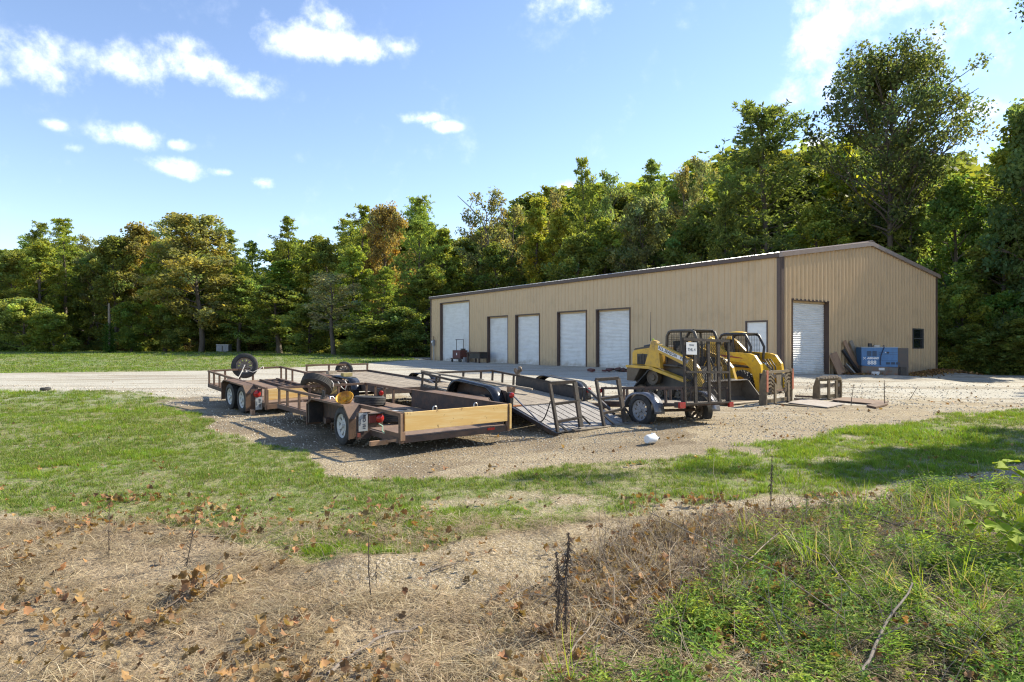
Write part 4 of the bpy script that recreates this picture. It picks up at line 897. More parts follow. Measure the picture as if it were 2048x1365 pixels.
# cab cage
def cage(T, x0, x1, hw, zb, zt, m, slant=.12, mesh_z=None, name='cab_cage'):
    c = MB()
    for s in (-1, 1):
        y = s*hw
        c.tube([(x0,y,zb),(x0+.02,y,zt-.16),(x0+.10,y,zt-.03),(x0+.22,y,zt),(x1-.14,y,zt),(x1-.03,y,zt-.05),(x1+slant*.3,y,zt-.2),(x1+slant,y,(zt+zb)/2),(x1+slant*.7,y,zb)], .045, 8)
        c.tube([(x0+(x1-x0)*.5,y,zt),(x0+(x1-x0)*.58,y,zb)], .035, 8)
    for x in (x0+.22, x1-.14): c.tube([(x,-hw,zt),(x,hw,zt)], .035, 8)
    c.tube([(x0,-hw,zb),(x0,hw,zb)], .03, 8)
    cg = c.build(name, m, T, smooth=60)
    MB().box(x0+.15, x1-.05, -hw+.02, hw-.02, zt+.005, zt+.045).build('cab_roof', m, T, bevel=.015)
    for s in (-1, 1):
        g = MB(); y = s*(hw-.01); n1_, n2_ = 16, 14; zc = zb+.22
        for i in range(n1_+1):
            x = x0+.06+(x1-x0-.06)*i/n1_; g.bar((x,y,zc),(x,y,zt-.03),.007,.007)
        for j in range(n2_+1):
            z = zc+(zt-.05-zc)*j/n2_; g.bar((x0+.03,y,z),(x1+.02,y,z),.007,.007)
        g.build('side_screen', M_MESH, T, kind='stuff')
    g = MB()
    for i in range(15): y = -hw+.05+(2*hw-.1)*i/14; g.bar((x0+.02,y,zb+.1),(x0+.04,y,zt-.12),.007,.007)
    for j in range(12): z = zb+.1+(zt-.2-zb-.1)*j/11; g.bar((x0+.03,-hw+.04,z),(x0+.03,hw-.04,z),.007,.007)
    g.build('rear_screen', M_MESH, T, kind='stuff')
    st = MB(); st.box(x0+.2, x0+.65, -.25, .25, zb+.0, zb+.14); st.hexa([(x0+.12,-.24,zb+.1),(x0+.22,-.24,zb+.1),(x0+.22,.24,zb+.1),(x0+.12,.24,zb+.1),(x0+.02,-.20,zb+.68),(x0+.11,-.20,zb+.70),(x0+.11,.20,zb+.70),(x0+.02,.20,zb+.68)])
    st.build('seat', M_BLACK, T, bevel=.03)
    MB().box(x0, x1, -hw, -hw+.02, zb-.25, zb+.2).box(x0, x1, hw-.02, hw, zb-.25, zb+.2).box(x0-.02, x0, -hw, hw, zb-.25, zb+.1).build('cab_side_plate', M_DKG, T)
cage(TL, 1.30, 2.38, .46, 1.05, 2.03, M_DKG)
# bucket
def bucket(T, x0, w, h, dpt, m, tip=.02):
    b2 = MB(); prof = [(x0+dpt, tip), (x0+.16, tip), (x0+.03, tip+.10), (x0, tip+.26), (x0+.02, h-.06), (x0+.14, h)]
    th = .014
    for (a, za_), (c, zc) in zip(prof, prof[1:]):
        n_ = Vector((-(zc-za_), 0, (c-a))).normalized()*th; n_ = -n_ 
        b2.hexa([(a,-w/2,za_),(c,-w/2,zc),(c,w/2,zc),(a,w/2,za_),(a-n_.x,-w/2,za_-n_.z),(c-n_.x,-w/2,zc-n_.z),(c-n_.x,w/2,zc-n_.z),(a-n_.x,w/2,za_-n_.z)])
    o = b2.build('bucket', m, T)
    for s in (-1, 1): side_plate(MB(), [(x0+dpt-.06,tip),(x0+.16,tip),(x0+.03,tip+.10),(x0,tip+.26),(x0+.02,h-.06),(x0+.14,h),(x0+.24,h)], s*w/2-.012, s*w/2+.012).build('bucket_side', m, o)
    MB().box(x0+dpt-.16, x0+dpt+.06, -w/2-.02, w/2+.02, tip-.018, tip+.008).build('cutting_edge', mat('pale_mud_steel', (.42,.34,.24), .8, 0, (.3,.24,.17), 6, .7), o)
    e_ = MB().box(x0+.10, x0+.20, -w/2-.01, w/2+.01, h+.001, h+.03); e_.build('bucket_lip', mat('worn_bare_steel', (.42,.38,.34), .4, .5), o)
    return o
bucket(TL, 2.98, 1.78, .58, .78, M_BRONZE)
tc_ = MB(); tc_.box(2.80, 2.97, -.65, .65, .18, .62); tc_.build('coupler', M_DKG, TL, bevel=.02)
MB().tube([(.92,-.75,1.72),(.92,-.75,2.0),(.93,-.75,2.62)],[.014,.010,.006],8).build('antenna_whip', M_BLACK, TL); MB().lathe([(0,.09),(.02,.085),(.035,.05),(.035,0),(0,0)],12,o=(.98,-.7,1.72)).build('beacon_lamp', mat('lime_lens',(.35,.5,.05),.3), TL, smooth=50)
MB().tube([(.25,-.3,1.56),(.5,-.32,1.60),(.8,-.4,1.62),(1.0,-.6,1.72)],.04,8).build('exhaust_hose', M_BLACK, TL, smooth=60)
for k, y in enumerate((-.35,-.25,.1,.3)): MB().tube([(2.6,y,1.0),(2.75,y,1.25),(2.9,y*1.1,1.0),(2.92,y*1.1,.6)],.016,6).build('hydraulic_hose', M_BLACK if k % 2 else M_YEL, TL, smooth=60)

# ---------------------------------------------------------------- wheeled skid steer
h2 = Vector((.66, -.75, 0)); a2 = math.atan2(h2.y, h2.x); fw = AT(1483, 767, 20.8)      # front right wheel centre
Wm = Matrix.Rotation(a2, 4, 'Z'); o2 = Vector((fw.x, fw.y, 0))-(Wm @ Vector((1.95, -.76, 0)))
SK = empty('skid_steer', matrix=Matrix.Translation((o2.x, o2.y, .06)) @ Wm, label='bright yellow wheeled skid steer with knobbly tyres, right of the track loader', cat='loader')
side_plate(MB(), [(.05,.42),(.0,1.10),(.3,1.22),(2.1,1.0),(2.3,.75),(2.25,.35),(.4,.28)], -.48, .48).build('chassis', M_YEL2, SK, bevel=.02)
side_plate(MB(), [(.0,.7),(.0,1.38),(.5,1.48),(.9,1.40),(.9,.8)], -.50, .50).build('engine_cover', M_YEL2, SK, bevel=.03)
for s in (-1, 1):
    y0, y1 = (-.62, -.5) if s < 0 else (.5, .62)
    side_plate(MB(), [(.1,.95),(.5,1.60),(.72,1.92),(.84,1.93),(.92,1.6),(1.1,1.0)], y0, y1).build('arm_tower', M_YEL2, SK, bevel=.01)
    ya, yb = (-.78, -.62) if s < 0 else (.62, .78)
    arm = side_plate(MB(), [(.80,1.90),(.68,1.78),(1.0,1.32),(1.15,1.12),(2.05,1.03),(2.28,.85),(2.46,.20),(2.56,.10),(2.74,.14),(2.66,.62),(2.60,1.0),(2.40,1.28),(2.22,1.34),(1.35,1.40),(1.0,1.75)], ya, yb).build('lift_arm', M_YEL2, SK, bevel=.015)
    side_plate(MB(), [(1.2,1.30),(2.0,1.20),(2.0,1.17),(1.25,1.235)], ya-.003 if s < 0 else yb+.001, ya-.001 if s < 0 else yb+.003).build('red_stripe', mat('dull_red_stripe', (.30,.05,.03), .5), arm)
    MB().tube([(1.3,s*.56,.95),(2.1,s*.56,.9)],.04,10).tube([(2.1,s*.56,.9),(2.5,s*.6,.7)],.02,8).build('hydraulic_cylinder', M_DKG, SK, smooth=40)
    MB().box(.75,1.05,min(s*.63,s*.70),max(s*.63,s*.70),.85,.90).build('step', M_DKG, SK)
# knobbly tyres
def knob_mesh():
    mb = MB(); R, h = .39, .14
    mb.lathe([(.21,-h*.9),(.25,-h),(R-.06,-h*1.02),(R-.02,-h*.85),(R-.02,h*.85),(R-.06,h*1.02),(.25,h),(.21,h*.9)], 36, ax=(0,1,0))
    for k in range(22):
        for sd_ in (-1, 1):
            a_ = 2*math.pi*(k+.5*(sd_ > 0))/22; b_ = a_+.16
            p = Vector((math.cos(a_), 0, math.sin(a_))); q = Vector((math.cos(b_), 0, math.sin(b_)))
            mb.bar(p*(R-.008)+Vector((0, sd_*h*1.0, 0)), q*(R-.004)+Vector((0, sd_*.01, 0)), .05, .05, up=p)
    return mb.mesh('wheel')
KN = knob_mesh(); KN.materials.append(M_RUBBER)
def yrim(s):
    mb = MB(); mb.lathe([(0,.02*s),(.05,.02*s),(.06,-.0*s),(.15,-.01*s),(.17,.05*s),(.20,.11*s),(.215,.12*s),(.215,-.1*s),(0,-.1*s)], 28, ax=(0,1,0))
    for k in range(8): a_ = 2*math.pi*k/8; mb.tube([(.10*math.cos(a_),-.005*s,.10*math.sin(a_)),(.10*math.cos(a_),.02*s,.10*math.sin(a_))],.012,6)
    return mb.mesh('rim', 40)
for s in (-1, 1):
    RM_ = yrim(s); RM_.materials.append(M_YEL2)
    for x in (.92, 1.95):
        w2 = link('wheel', KN, SK); w2.location = (x, s*.76, .385); link('rim', RM_, w2)
cage(SK, .95, 1.95, .44, 1.12, 1.98, M_BLACK, .16)
MB().lathe([(0,.05),(.12,.045),(.28,.02),(.30,0),(0,0)], 20, o=(1.4,.0,2.03)).build('roof_lamp_cover', M_YEL2, SK, smooth=50)
at_ = MB(); at_.box(2.66,2.74,-.92,.92,.55,.66); at_.box(2.66,2.74,-.92,.92,.08,.16)
for y in (-.88,-.35,.35,.88): at_.box(2.65,2.75,y-.05,y+.05,.06,.72)
at_.box(2.64,2.66,.38,.86,.10,.68); at_.build('attachment_plate', M_BLACK, SK, bevel=.006)
for y in (-.2, 0, .2): MB().tube([(2.2,y,1.0),(2.45,y,1.15),(2.62,y,.9),(2.66,y,.6)],.018,6).build('hydraulic_hose', M_BLACK, SK, smooth=60)
# pale lump of concrete by its foot
gp = G(1514, 788); tag(MB().box(-.16,.16,-.1,.1,0,.12).build('concrete_block', M_CONC, bevel=.03), 'pale concrete block on the gravel at the foot of the skid steer arm', 'block').location = gp

# ---------------------------------------------------------------- pallet fork frames
def forks(pl, pr, H, wx, m, grill, label, tine=1.25, iy=.36):
    a, b = Vector(G(*pl)), Vector(G(*pr)); w = (b-a).length; yaw = math.atan2(b.y-a.y, b.x-a.x)
    F_ = empty('fork_attachment', ((a.x+b.x)/2, (a.y+b.y)/2, min(a.z, b.z)+.0), (0,0,yaw), label, 'fork attachment', 'pallet fork frames standing on the ground')
    h = w/2      # local x along width, -y towards the tines
    for s in (-1, 1):
        side = MB(); side.prism([(.16,.0),(-.05,.0),(-.06,H*.75),(-.02,H),(.05,H),(.14,H*.6)], (s*h-.03,0,0), (0,1,0), (0,0,1), (.06,0,0)); side.build('side_plate', m, F_, bevel=.006)
    MB().box(-h+.031,h-.031,-.04,.04,H-.10,H-.03).build('top_bar', m, F_); MB().box(-h+.031,h-.031,-.03,.05,.05,.14).build('bottom_bar', m, F_)
    if grill:
        for s in (-1, 1): MB().box(s*h-.05,s*h+.05,-.075,-.061,H*.38,H).build('end_flange', M_ORNG, F_)
        g = MB()
        for s in (-1, 1):
            for k in range(5):
                z = H-.16-k*.10; pts = [(s*(h-.06), -.03, z-.01*k), (s*(h-.26), -.03, z+.02), (s*(h-.42), -.03, z-.05), (s*(h-.50), -.03, z-.10)]
                for p, q in zip(pts, pts[1:]): g.bar(p, q, .03, .042)
        g.build('grill_bars', m, F_)
        side = MB(); side.prism([(-.18,H-.10),(.18,H-.10),(.12,H*.55),(.28,H*.42),(-.28,H*.42),(-.12,H*.55)], (0,-.02,0), (1,0,0), (0,0,1), (0,.015,0)); side.build('centre_plate', m, F_)
        MB().box(-.3,.3,-.06,-.02,H*.36,H*.42).build('cross_bar', M_RUST, F_)
    else:
        MB().box(-h+.03,h-.03,-.02,.03,H*.55,H*.72).build('cross_bar', M_WOODG, F_)
        tr_ = MB(); 
        for k in range(7): tr_.box(-h+.1+k*(2*h-.2)/7,-h+.1+(k+.7)*(2*h-.2)/7,-.10,.12,H-.028,H+.01+.02*(k%3))
        tr_.build('bark_debris', M_WOODG, F_)
    for s in (-1, 1):
        x = s*iy*h
        t_ = MB(); t_.box(x-.055,x+.055,-.12,-.08,.0,H*(.60 if grill else .85)); t_.hexa([(x-.055,-.12,0),(x+.055,-.12,0),(x+.055,-.08,0),(x-.055,-.08,0),(x-.055,-.12,.04),(x+.055,-.12,.04),(x+.055,-.08,.04),(x-.055,-.08,.04)])
        t_.hexa([(x-.05,-tine,-.01),(x+.05,-tine,-.01),(x+.055,-.121,0),(x-.055,-.121,0),(x-.05,-tine,.008),(x+.05,-tine,.008),(x+.055,-.121,.045),(x-.055,-.121,.045)])
        t_.build('fork_tine', m, F_)
    return F_
M_FORK = mat('olive_brown_rusty_steel', (.14,.105,.06), .75, 0, (.20,.15,.09), 8, .7, (.07,.05,.04), 3, .6, bump=.3)
forks((1530, 811), (1581, 803), .95, 0, M_FORK, True, 'taller pallet fork frame with orange-red end flanges and curved grill bars', iy=.52)
forks((1636, 801), (1680, 796), .66, 0, M_FORK, False, 'shorter olive-brown pallet fork frame with bark debris on its top', iy=.34)
def slab(pts, m, label, th=.02, name='steel_plate', cat='metal plate', lift=.02):
    P = [Vector(G(*p)) for p in pts]; z = max(p.z for p in P)+lift; c = sum(P, Vector())/len(P)
    mb = MB(); mb.prism([(p.x-c.x, p.y-c.y) for p in P], (0,0,0), (1,0,0), (0,1,0), (0,0,th)); o = mb.build(name, m); o.location = (c.x, c.y, z)
    return tag(o, label, cat)
slab([(1575,808),(1655,818),(1690,811),(1612,800)], M_STEELP, 'pale grey muddy sheet lying on the gravel between the two fork frames')
slab([(1660,803),(1755,812),(1778,806),(1690,797)], M_DECK, 'brown rusty sheet lying beside the shorter fork frame')
slab([(1733,815),(1752,819),(1776,812),(1760,808)], M_RUST, 'small dark brown plate at the end of the rusty sheet', .04)
tag(MB().bar(Vector(G(1588,801))+Vector((0,0,.04)), Vector(G(1640,803))+Vector((0,0,.04)), .08, .05).build('steel_bar', M_RUSTD), 'dark steel bar on the ground between the two fork frames', 'steel bar')
tag(MB().bar(Vector(G(1590,795))+Vector((0,0,.04)), Vector(G(1632,797))+Vector((0,0,.04)), .07, .05).build('steel_bar', M_RUSTD), 'second dark steel bar, just behind the first, left of the shorter fork frame', 'steel bar')

# ---------------------------------------------------------------- generator by the gable wall
def gpt(px, py, d): return AT(px, py, d)
gl_, gr_ = AT(1723, 755, 28.3), AT(1817, 757, 27.9)
a, b = Vector((gl_.x, gl_.y, 0)), Vector((gr_.x, gr_.y, 0)); gw = (b-a).length; yaw = math.atan2(b.y-a.y, b.x-a.x)
gz0 = EYE-(757-HZ)*28.3/FPX
GEN = empty('welder_generator', ((a.x+b.x)/2, (a.y+b.y)/2, gz0), (0,0,yaw), 'blue engine-driven generator marked 888 in white, on a rusty tank', 'generator')
hw_ = gw/2; T0 = .56; T1 = 1.36; xb = hw_-.42
MB().box(-hw_, hw_-.05, 0, .75, .10, T0-.02).build('fuel_tank', mat('rusty_grey_tank', (.16,.15,.13), .7, 0, (.25,.11,.06), 4, .8, (.07,.065,.06), 2, .6), GEN, bevel=.02)
body = MB().hexa([(-hw_,0,T0),(xb,0,T0-.10),(xb,.8,T0-.10),(-hw_,.8,T0),(-hw_,0,T1),(xb,0,T1),(xb,.8,T1),(-hw_,.8,T1)]).build('housing', M_BLUE, GEN, bevel=.015)
MB().box(-hw_-.01, xb+.01, -.02, .82, T1+.001, T1+.03).build('top_cover', mat('pale_blue_edge', (.35,.42,.48), .4), GEN, bevel=.006)
MB().hexa([(xb+.002,0,.12),(hw_,0,.12),(hw_,.8,.12),(xb+.002,.8,.12),(xb+.002,0,T1-.02),(hw_,0,T1-.02),(hw_,.8,T1-.02),(xb+.002,.8,T1-.02)]).build('end_panel', mat('dark_grey_panel', (.07,.065,.065), .5, 0, (.10,.07,.06), 4, .6), GEN)
MB().box(xb+.10, hw_-.08, -.012, .0, .14, .50).build('panel_recess', M_BLACK, GEN)
for k in range(2): 
    lv = MB(); x = -hw_+.22+.22*k
    for j in range(5): lv.box(x, x+.17, -.02, -.002, T1-.16-.045*j-.02, T1-.16-.045*j+.006)
    lv.build('louvre', mat('dark_blue_louvre', (.03,.055,.10), .5), GEN)
for k in range(3): MB().box(.05+.2*k, .20+.2*k, -.014, -.002, T0+.06, T0+.16).build('louvre', MATS['dark_blue_louvre'], GEN)
for z in (T1-.22, T0+.22, T0+.5): MB().box(-hw_+.7, xb-.02, -.006, -.001, z, z+.008).build('panel_seam', MATS['dark_blue_louvre'], GEN)
Rg = Matrix.Rotation(R_(90), 4, 'X')
textmesh('888', .24, M_INKW, GEN, Matrix.Translation((-hw_+.42,-.006,T0+.13)) @ Rg, bold=.008)
textmesh('ABRAMS', .125, M_INKW, GEN, Matrix.Translation((-hw_+.45,-.006,T0+.33)) @ Rg, italic=True, bold=.006)
lg = MB()
for a0_, b0_ in (((-.05,.05),(.05,-.05)),((-.05,-.05),(.05,.05))): lg.bar((-hw_+.12+a0_[0],-.006,T0+.33+a0_[1]),(-hw_+.12+b0_[0],-.006,T0+.33+b0_[1]),.02,.004,up=(0,1,0))
lg.build('logo_cross', M_INKW, GEN)
MB().box(-.25,-.02,-.03,-.001,.36,.47).build('notice', M_PAPER, GEN); MB().box(.08,.16,-.03,-.001,T1-.26,T1-.18).build('latch', M_INK, GEN); MB().box(.0,.05,-.02,-.001,T1-.22,T1-.19).build('latch', M_INKW, GEN)
ex = MB(); ex.lathe([(0,.16),(.08,.16),(.085,.12),(.085,0),(0,0)],16,o=(-hw_+.40,.2,T1+.03)); ex.build('air_filter', M_BLACK, GEN, smooth=50)
MB().box(-hw_+.55,-hw_+.78,.1,.3,T1+.03,T1+.12).build('lid', M_CONC, GEN)
MB().tube([(.02,.3,T1+.05),(.0,.1,T1+.10),(-.04,-.03,T1-.0),(-.17,-.05,T1-.35),(-.20,-.05,T1-.6),(-.19,-.05,T0+.03)],.018,8).build('power_cable', M_HOSEB, GEN, smooth=60)
MB().box(xb-.1,hw_+.02,-.12,.05,.08,.10).build('outrigger_foot', M_WOODB, GEN); MB().box(xb+.05,hw_-.05,-.08,.0,-.06,.079).build('foot_block', M_DKG, GEN)
# things leaning on the gable wall
def gw_pt(px, out, z): s = s_gable(px); p = N0+AXG*s+NG*out; return Vector((p.x, p.y, z))
def lean(name, px0, px1, o0, o1, z0_, z1_, wdt, th, m, label, cat, dx=0):
    a_ = gw_pt(px0, o0, z0_); b_ = gw_pt(px1, o1, z1_)
    mb = MB().bar((0,0,0), b_-a_, wdt, th, NG); o = mb.build(name, m); o.location = a_; return tag(o, label, cat)
lean('plywood_sheet', 1666, 1661, .40, .10, .40, 1.30, .62, .02, M_WOODB, 'brown plywood sheet leaning on the wall beside the gable door', 'board')
lean('plywood_strip', 1697, 1684, .55, .10, .34, 1.85, .26, .03, M_WOODB, 'tall reddish-brown board leaning on the gable wall, middle of the leaning scrap', 'board')
lean('grey_board', 1706, 1697, .5, .10, .34, 1.86, .26, .02, M_WOODG, 'tall grey-green board leaning on the gable wall, nearest the hoses', 'board')
lean('dark_beam', 1692, 1680, .62, .12, .34, 1.45, .14, .10, M_BLACK, 'dark channel beam leaning on the gable wall left of the tall boards', 'beam')
lean('metal_stake', 1679, 1668, .62, .45, .36, .78, .05, .05, M_RUSTD, 'short dark stake leaning low in front of the plywood sheet', 'stake')
lean('metal_stake', 1683, 1672, .66, .45, .36, .84, .05, .04, M_CHROME, 'short pale-edged stake leaning beside the dark one by the plywood', 'stake')
MBx = MB().box(-.17,.17,-.09,.09,0,.14); o = MBx.build('concrete_block', M_INKW, bevel=.006); o.location = gw_pt(1694, 1.25, .36); o.rotation_euler = (0,0,.6); tag(o, 'white block on the ground in front of the leaning boards', 'block')
hs = empty('hose_bundle', gw_pt(1711, .75, .34), label='bundle of olive-yellow hoses hanging in long loops between the boards and the generator', cat='hoses')
for k in range(9):
    rr_ = random.Random(k); w0 = .05+.03*k*.6; top = 1.25+rr_.uniform(-.1,.12); x = rr_.uniform(-.12,.12)
    pts = [(x-w0*.4,rr_.uniform(-.1,.1),top-.05),(x,0,top),(x+w0*.4,0,top-.06),(x+w0*1.3,rr_.uniform(-.1,.1),.6),(x+w0*1.0,0,.12),(x,rr_.uniform(-.12,.05),.02),(x-w0*1.1,0,.15),(x-w0*1.2,rr_.uniform(-.1,.1),.6),(x-w0*.4,0,top-.05)]
    MB().tube(pts, .014, 6).build('hose_loop', M_HOSE if k % 3 else M_BLACK, hs, smooth=60)
MB().bar((0,.25,0),(0,.25,1.4),.06,.04).build('hanging_post', M_RUSTD, hs)
# electric riser and meter at the far left corner
def fpt(px, out, z): s = s_front(px); p = N0+AXL*s+NF*out; return Vector((p.x, p.y, z))
em = empty('electric_meter', fpt(870, .06, .44), label='grey electric meter on a conduit riser at the far left corner of the building', cat='meter'); em.rotation_euler = (0,0,math.atan2(AXL.y, AXL.x))
MB().box(-.12,.12,-.0,.16,1.15,1.62).build('meter_box', M_GREYB, em, bevel=.01); MB().tube([(0,.16,1.45),(0,.24,1.45)],.08,14).build('meter_glass', M_PLAST, em); MB().tube([(-.06,.07,0),(-.06,.07,1.15)],.035,8).build('conduit', mat('pale_conduit',(.55,.54,.5),.6), em); MB().tube([(.06,.07,0),(.06,.07,1.9)],.03,8).build('conduit', M_RUST, em)
tag(MB().bar(Vector(G(846,719.5))+Vector((0,0,.05)), Vector(G(878,721))+Vector((0,0,.05)), .1, .08).build('timber', M_DEAD), 'dark timber lying at the foot of the far left corner of the building', 'plank')
# hand cart and bench in front of the tall door
c0 = G(920, 724.5); yaw = math.atan2(AXL.y, AXL.x)
CT = empty('welding_cart', c0, (0,0,yaw), 'dark red shop cart with a square hoop handle in front of the tall roll-up door', 'cart')
M_DRED = mat('dark_red_paint', (.10,.035,.03), .6, 0, (.16,.05,.04), 6, .6)
MB().box(-.55,.55,-.3,.3,.28,.85).build('box_body', M_DRED, CT, bevel=.01); MB().box(-.75,.75,-.35,.35,.20,.279).build('platform', M_RUSTD, CT)
MB().tube([(-.48,0,.85),(-.48,0,1.62),(.62,0,1.62)],.022,8).tube([(.50,0,.85),(.50,0,1.62)],.022,8).build('hoop_handle', M_BLACK, CT)
MB().box(-.1,.02,.301,.312,.5,.66).build('gauge_plate', M_PAPER, CT); MB().box(-.45,-.25,-.2,.1,.851,.97).build('tool_tray', M_DKG, CT); MB().box(-.98,-.76,-.2,.2,.02,.35).build('grey_can', M_GREYB, CT)
for x in (-.6,.6):
    for y in (-.3,.3): MB().tube([(x,y-.04,.1),(x,y+.04,.1)],.10,14).build('wheel', M_RUBBER, CT)
c1 = G(955, 726)
BN = empty('steel_bench', c1, (0,0,yaw), 'low dark brown steel work bench beside the red shop cart', 'bench')
MB().box(-.85,.85,-.4,.4,.66,.74).build('bench_top', M_RUSTD, BN); MB().box(-.75,.5,-.3,.3,.3,.659).build('under_shelf', M_BLACK, BN)
for x in (-.75,.75):
    for y in (-.32,.32): MB().box(x-.05,x+.05,y-.05,y+.05,0,.659 if abs(x) > .5 and x > .5 else .299).build('leg', M_RUSTD, BN)
# rubble heap in front of the last door
gp = Vector(G(1232, 744)); 
rk = []
for k in range(26):
    a_ = rng.rand()*6.28; r_ = rng.rand()**.7*.9
    m_ = MB(); s_ = .04+.07*rng.rand(); m_.box(-s_*1.6,s_*1.6,-s_,s_,0,s_*1.1)
    o = m_.build('brick_piece', M_DRED if k % 2 else M_RUSTD, bevel=.01); o.location = (r_*math.cos(a_)*1.6, r_*math.sin(a_)*.5, .10*max(0, 1-r_)); o.rotation_euler = (rng.rand()*.5, rng.rand()*.5, rng.rand()*6); rk.append(o)
RH = empty('brick_rubble', gp, label='small heap of dark red broken bricks on the gravel left of the track loader', cat='rubble')
for o in rk: o.parent = RH
# low grey box at the lawn edge, post with creeper, bit of tyre at the lawn
bx = Vector(G(448, 704)); dbx = bx.y
s_ = dbx/FPX
ub = empty('utility_box', bx, label='low grey metal box standing at the edge of the wood beyond the lawn', cat='utility box'); MB().box(-12*s_,12*s_,-.5,.5,0,14*s_).build('cabinet', M_GREYB, ub, bevel=.03); MB().box(-12.4*s_,12.4*s_,-.53,.53,14*s_+.003,15*s_).build('lid', M_CONC, ub); MB().box(-1*s_,1*s_,-.52,-.501,2*s_,12*s_).build('door_seam', M_DKG, ub)
tp = Vector(G(88, 782)); tag(MB().lathe([(.10,0),(.16,.0),(.20,.05),(.19,.10),(.13,.12)],20,ax=(0,0,1),arc=3.6).build('tyre_scrap', M_RUBBER, smooth=60), 'dark curved scrap of tyre at the far edge of the grass, on the left', 'tyre scrap').location = tp
# ---------------------------------------------------------------- trees
def rand_unit(n, r):
    v = r.normal(size=(n, 3)); return v/np.linalg.norm(v, axis=1)[:, None]
def leaf_quads(C, size, r, up=.35, aspect=.62, col=None):
    n = len(C); nrm = rand_unit(n, r); nrm[:, 2] = np.abs(nrm[:, 2])+up; nrm /= np.linalg.norm(nrm, axis=1)[:, None]
    t = np.cross(nrm, rand_unit(n, r)); t /= np.linalg.norm(t, axis=1)[:, None]+1e-9; b = np.cross(nrm, t)
    s = (size*r.uniform(.6, 1.35, n))[:, None]
    V = np.stack([C-t*s, C-b*s*aspect+nrm*s*.15, C+t*s, C+b*s*aspect+nrm*s*.15], 1).reshape(-1, 3)
    F = np.arange(4*n).reshape(n, 4); return V, F, np.repeat(col, 4, 0)
def crown_cols(n, clump, r, var=.18, hue=.10):
    ncl = clump.max()+1; b = r.normal(1, var, ncl).clip(.5, 1.6)[clump]*r.normal(1, .14, n).clip(.55, 1.5)
    h = r.normal(0, hue, ncl)[clump]+r.normal(0, hue*.6, n)
    c = np.stack([b*(1+h), b*np.ones(n), b*(1-h*1.2)], 1); return c.clip(.1, 2.2)
def build_trunk(segs, name, m):      # segs: list of (points, r0, r1, n)
    mb = MB()
    for pts, r0, r1, n in segs: mb.tube(pts, r0, n, r1)
    me = mb.mesh(name, 60); me.materials.append(m); return me
def curve_pts(p, d, L, r, wob=.15, up=.0, n=5):
    pts = [Vector(p)]; d = Vector(d).normalized()
    for i in range(n):
        d = (d+Vector((r.normal()*wob, r.normal()*wob, r.normal()*wob*.6+up))).normalized(); pts.append(pts[-1]+d*(L/n))
    return pts
def decid(seed, H=17., W=9., base=.22, nclump=150, per=95, leaf=.19, bark=M_BARK, clr=.95, profile=None, shape='round', sparse=1., lean=0.):
    """broad-leaved tree: returns trunk mesh, crown mesh; H height, W crown width"""
    r = np.random.RandomState(seed); segs = []; tips = []
    tp = curve_pts((0,0,-.4), (lean,0,1), H*.9, r, .05, .03, 9); R0 = H*.016+.05
    segs.append((tp, R0, R0*.18, 8))
    def rad(h):      # crown half width at relative height
        h = max(0, min(1, (h-base)/(1-base)))
        if shape == 'round': return W/2*math.sqrt(max(0, 1-(2*h-1.0)**2*.92))*(1.05-.15*h)
        if shape == 'cone': return W/2*(1-h)**.75+.2
        if shape == 'umbrella': return W/2*(min(1, (h*2.6+.45))*math.sqrt(max(0.02, 1-max(0, h-.30)**2*1.9)))
        return W/2*(.55+.45*math.sin(h*3.1))*(1-h**4*.8)
    nb = int(nclump/5)
    for k in range(nb):
        h = base+(1-base)*((k+.5)/nb)*.9; az_ = k*2.399+r.normal()*.4; i = min(8, int(h/.9*9)); p = tp[i].lerp(tp[i+1], h/.9*9-i) if i < 9 else tp[-1]
        p = tp[min(9, int(h*10))] if i >= 9 else p
        rr = rad(min(1, h+.04))*r.uniform(.72, 1.08); el_ = r.uniform(.15, .55)+.5*h
        d = (math.cos(az_)*math.cos(el_), math.sin(az_)*math.cos(el_), math.sin(el_)*.8); q = curve_pts(p, d, rr*1.12, r, .13, .02, 5)
        segs.append((q, R0*.34*(1-.6*h), R0*.05, 5))
        tips.append(q[-1])
        for j in range(4):
            o_ = q[2+j//2]; dd = Vector(d)+Vector((r.normal(), r.normal(), r.normal()*.5+.2))*.65; q2 = curve_pts(o_, dd, rr*r.uniform(.3, .55), r, .2, .03, 3)
            segs.append((q2, R0*.10, R0*.03, 4)); tips.append(q2[-1])
            if j < 2: tips.append(q2[1])
    tips = np.array([tuple(t_) for t_ in tips]); 
    tips = tips[r.permutation(len(tips))[:int(nclump*sparse)]]
    nc = len(tips); ncnt = r.poisson(per, nc); cl = np.repeat(np.arange(nc), ncnt); sz = r.uniform(.65, 1.25, nc)[cl]*clr
    dv = rand_unit(len(cl), r)*(r.uniform(0, 1, len(cl))**.42)[:, None]; dv[:, 2] *= .62
    C = tips[cl]+dv*sz[:, None]; 
    col = crown_cols(len(C), cl, r)
    V, F, cv = leaf_quads(C, leaf, r, col=col)
    return build_trunk(segs, 'trunk', bark), mesh_np('crown', V, F, cv, V_LEAF), H, W
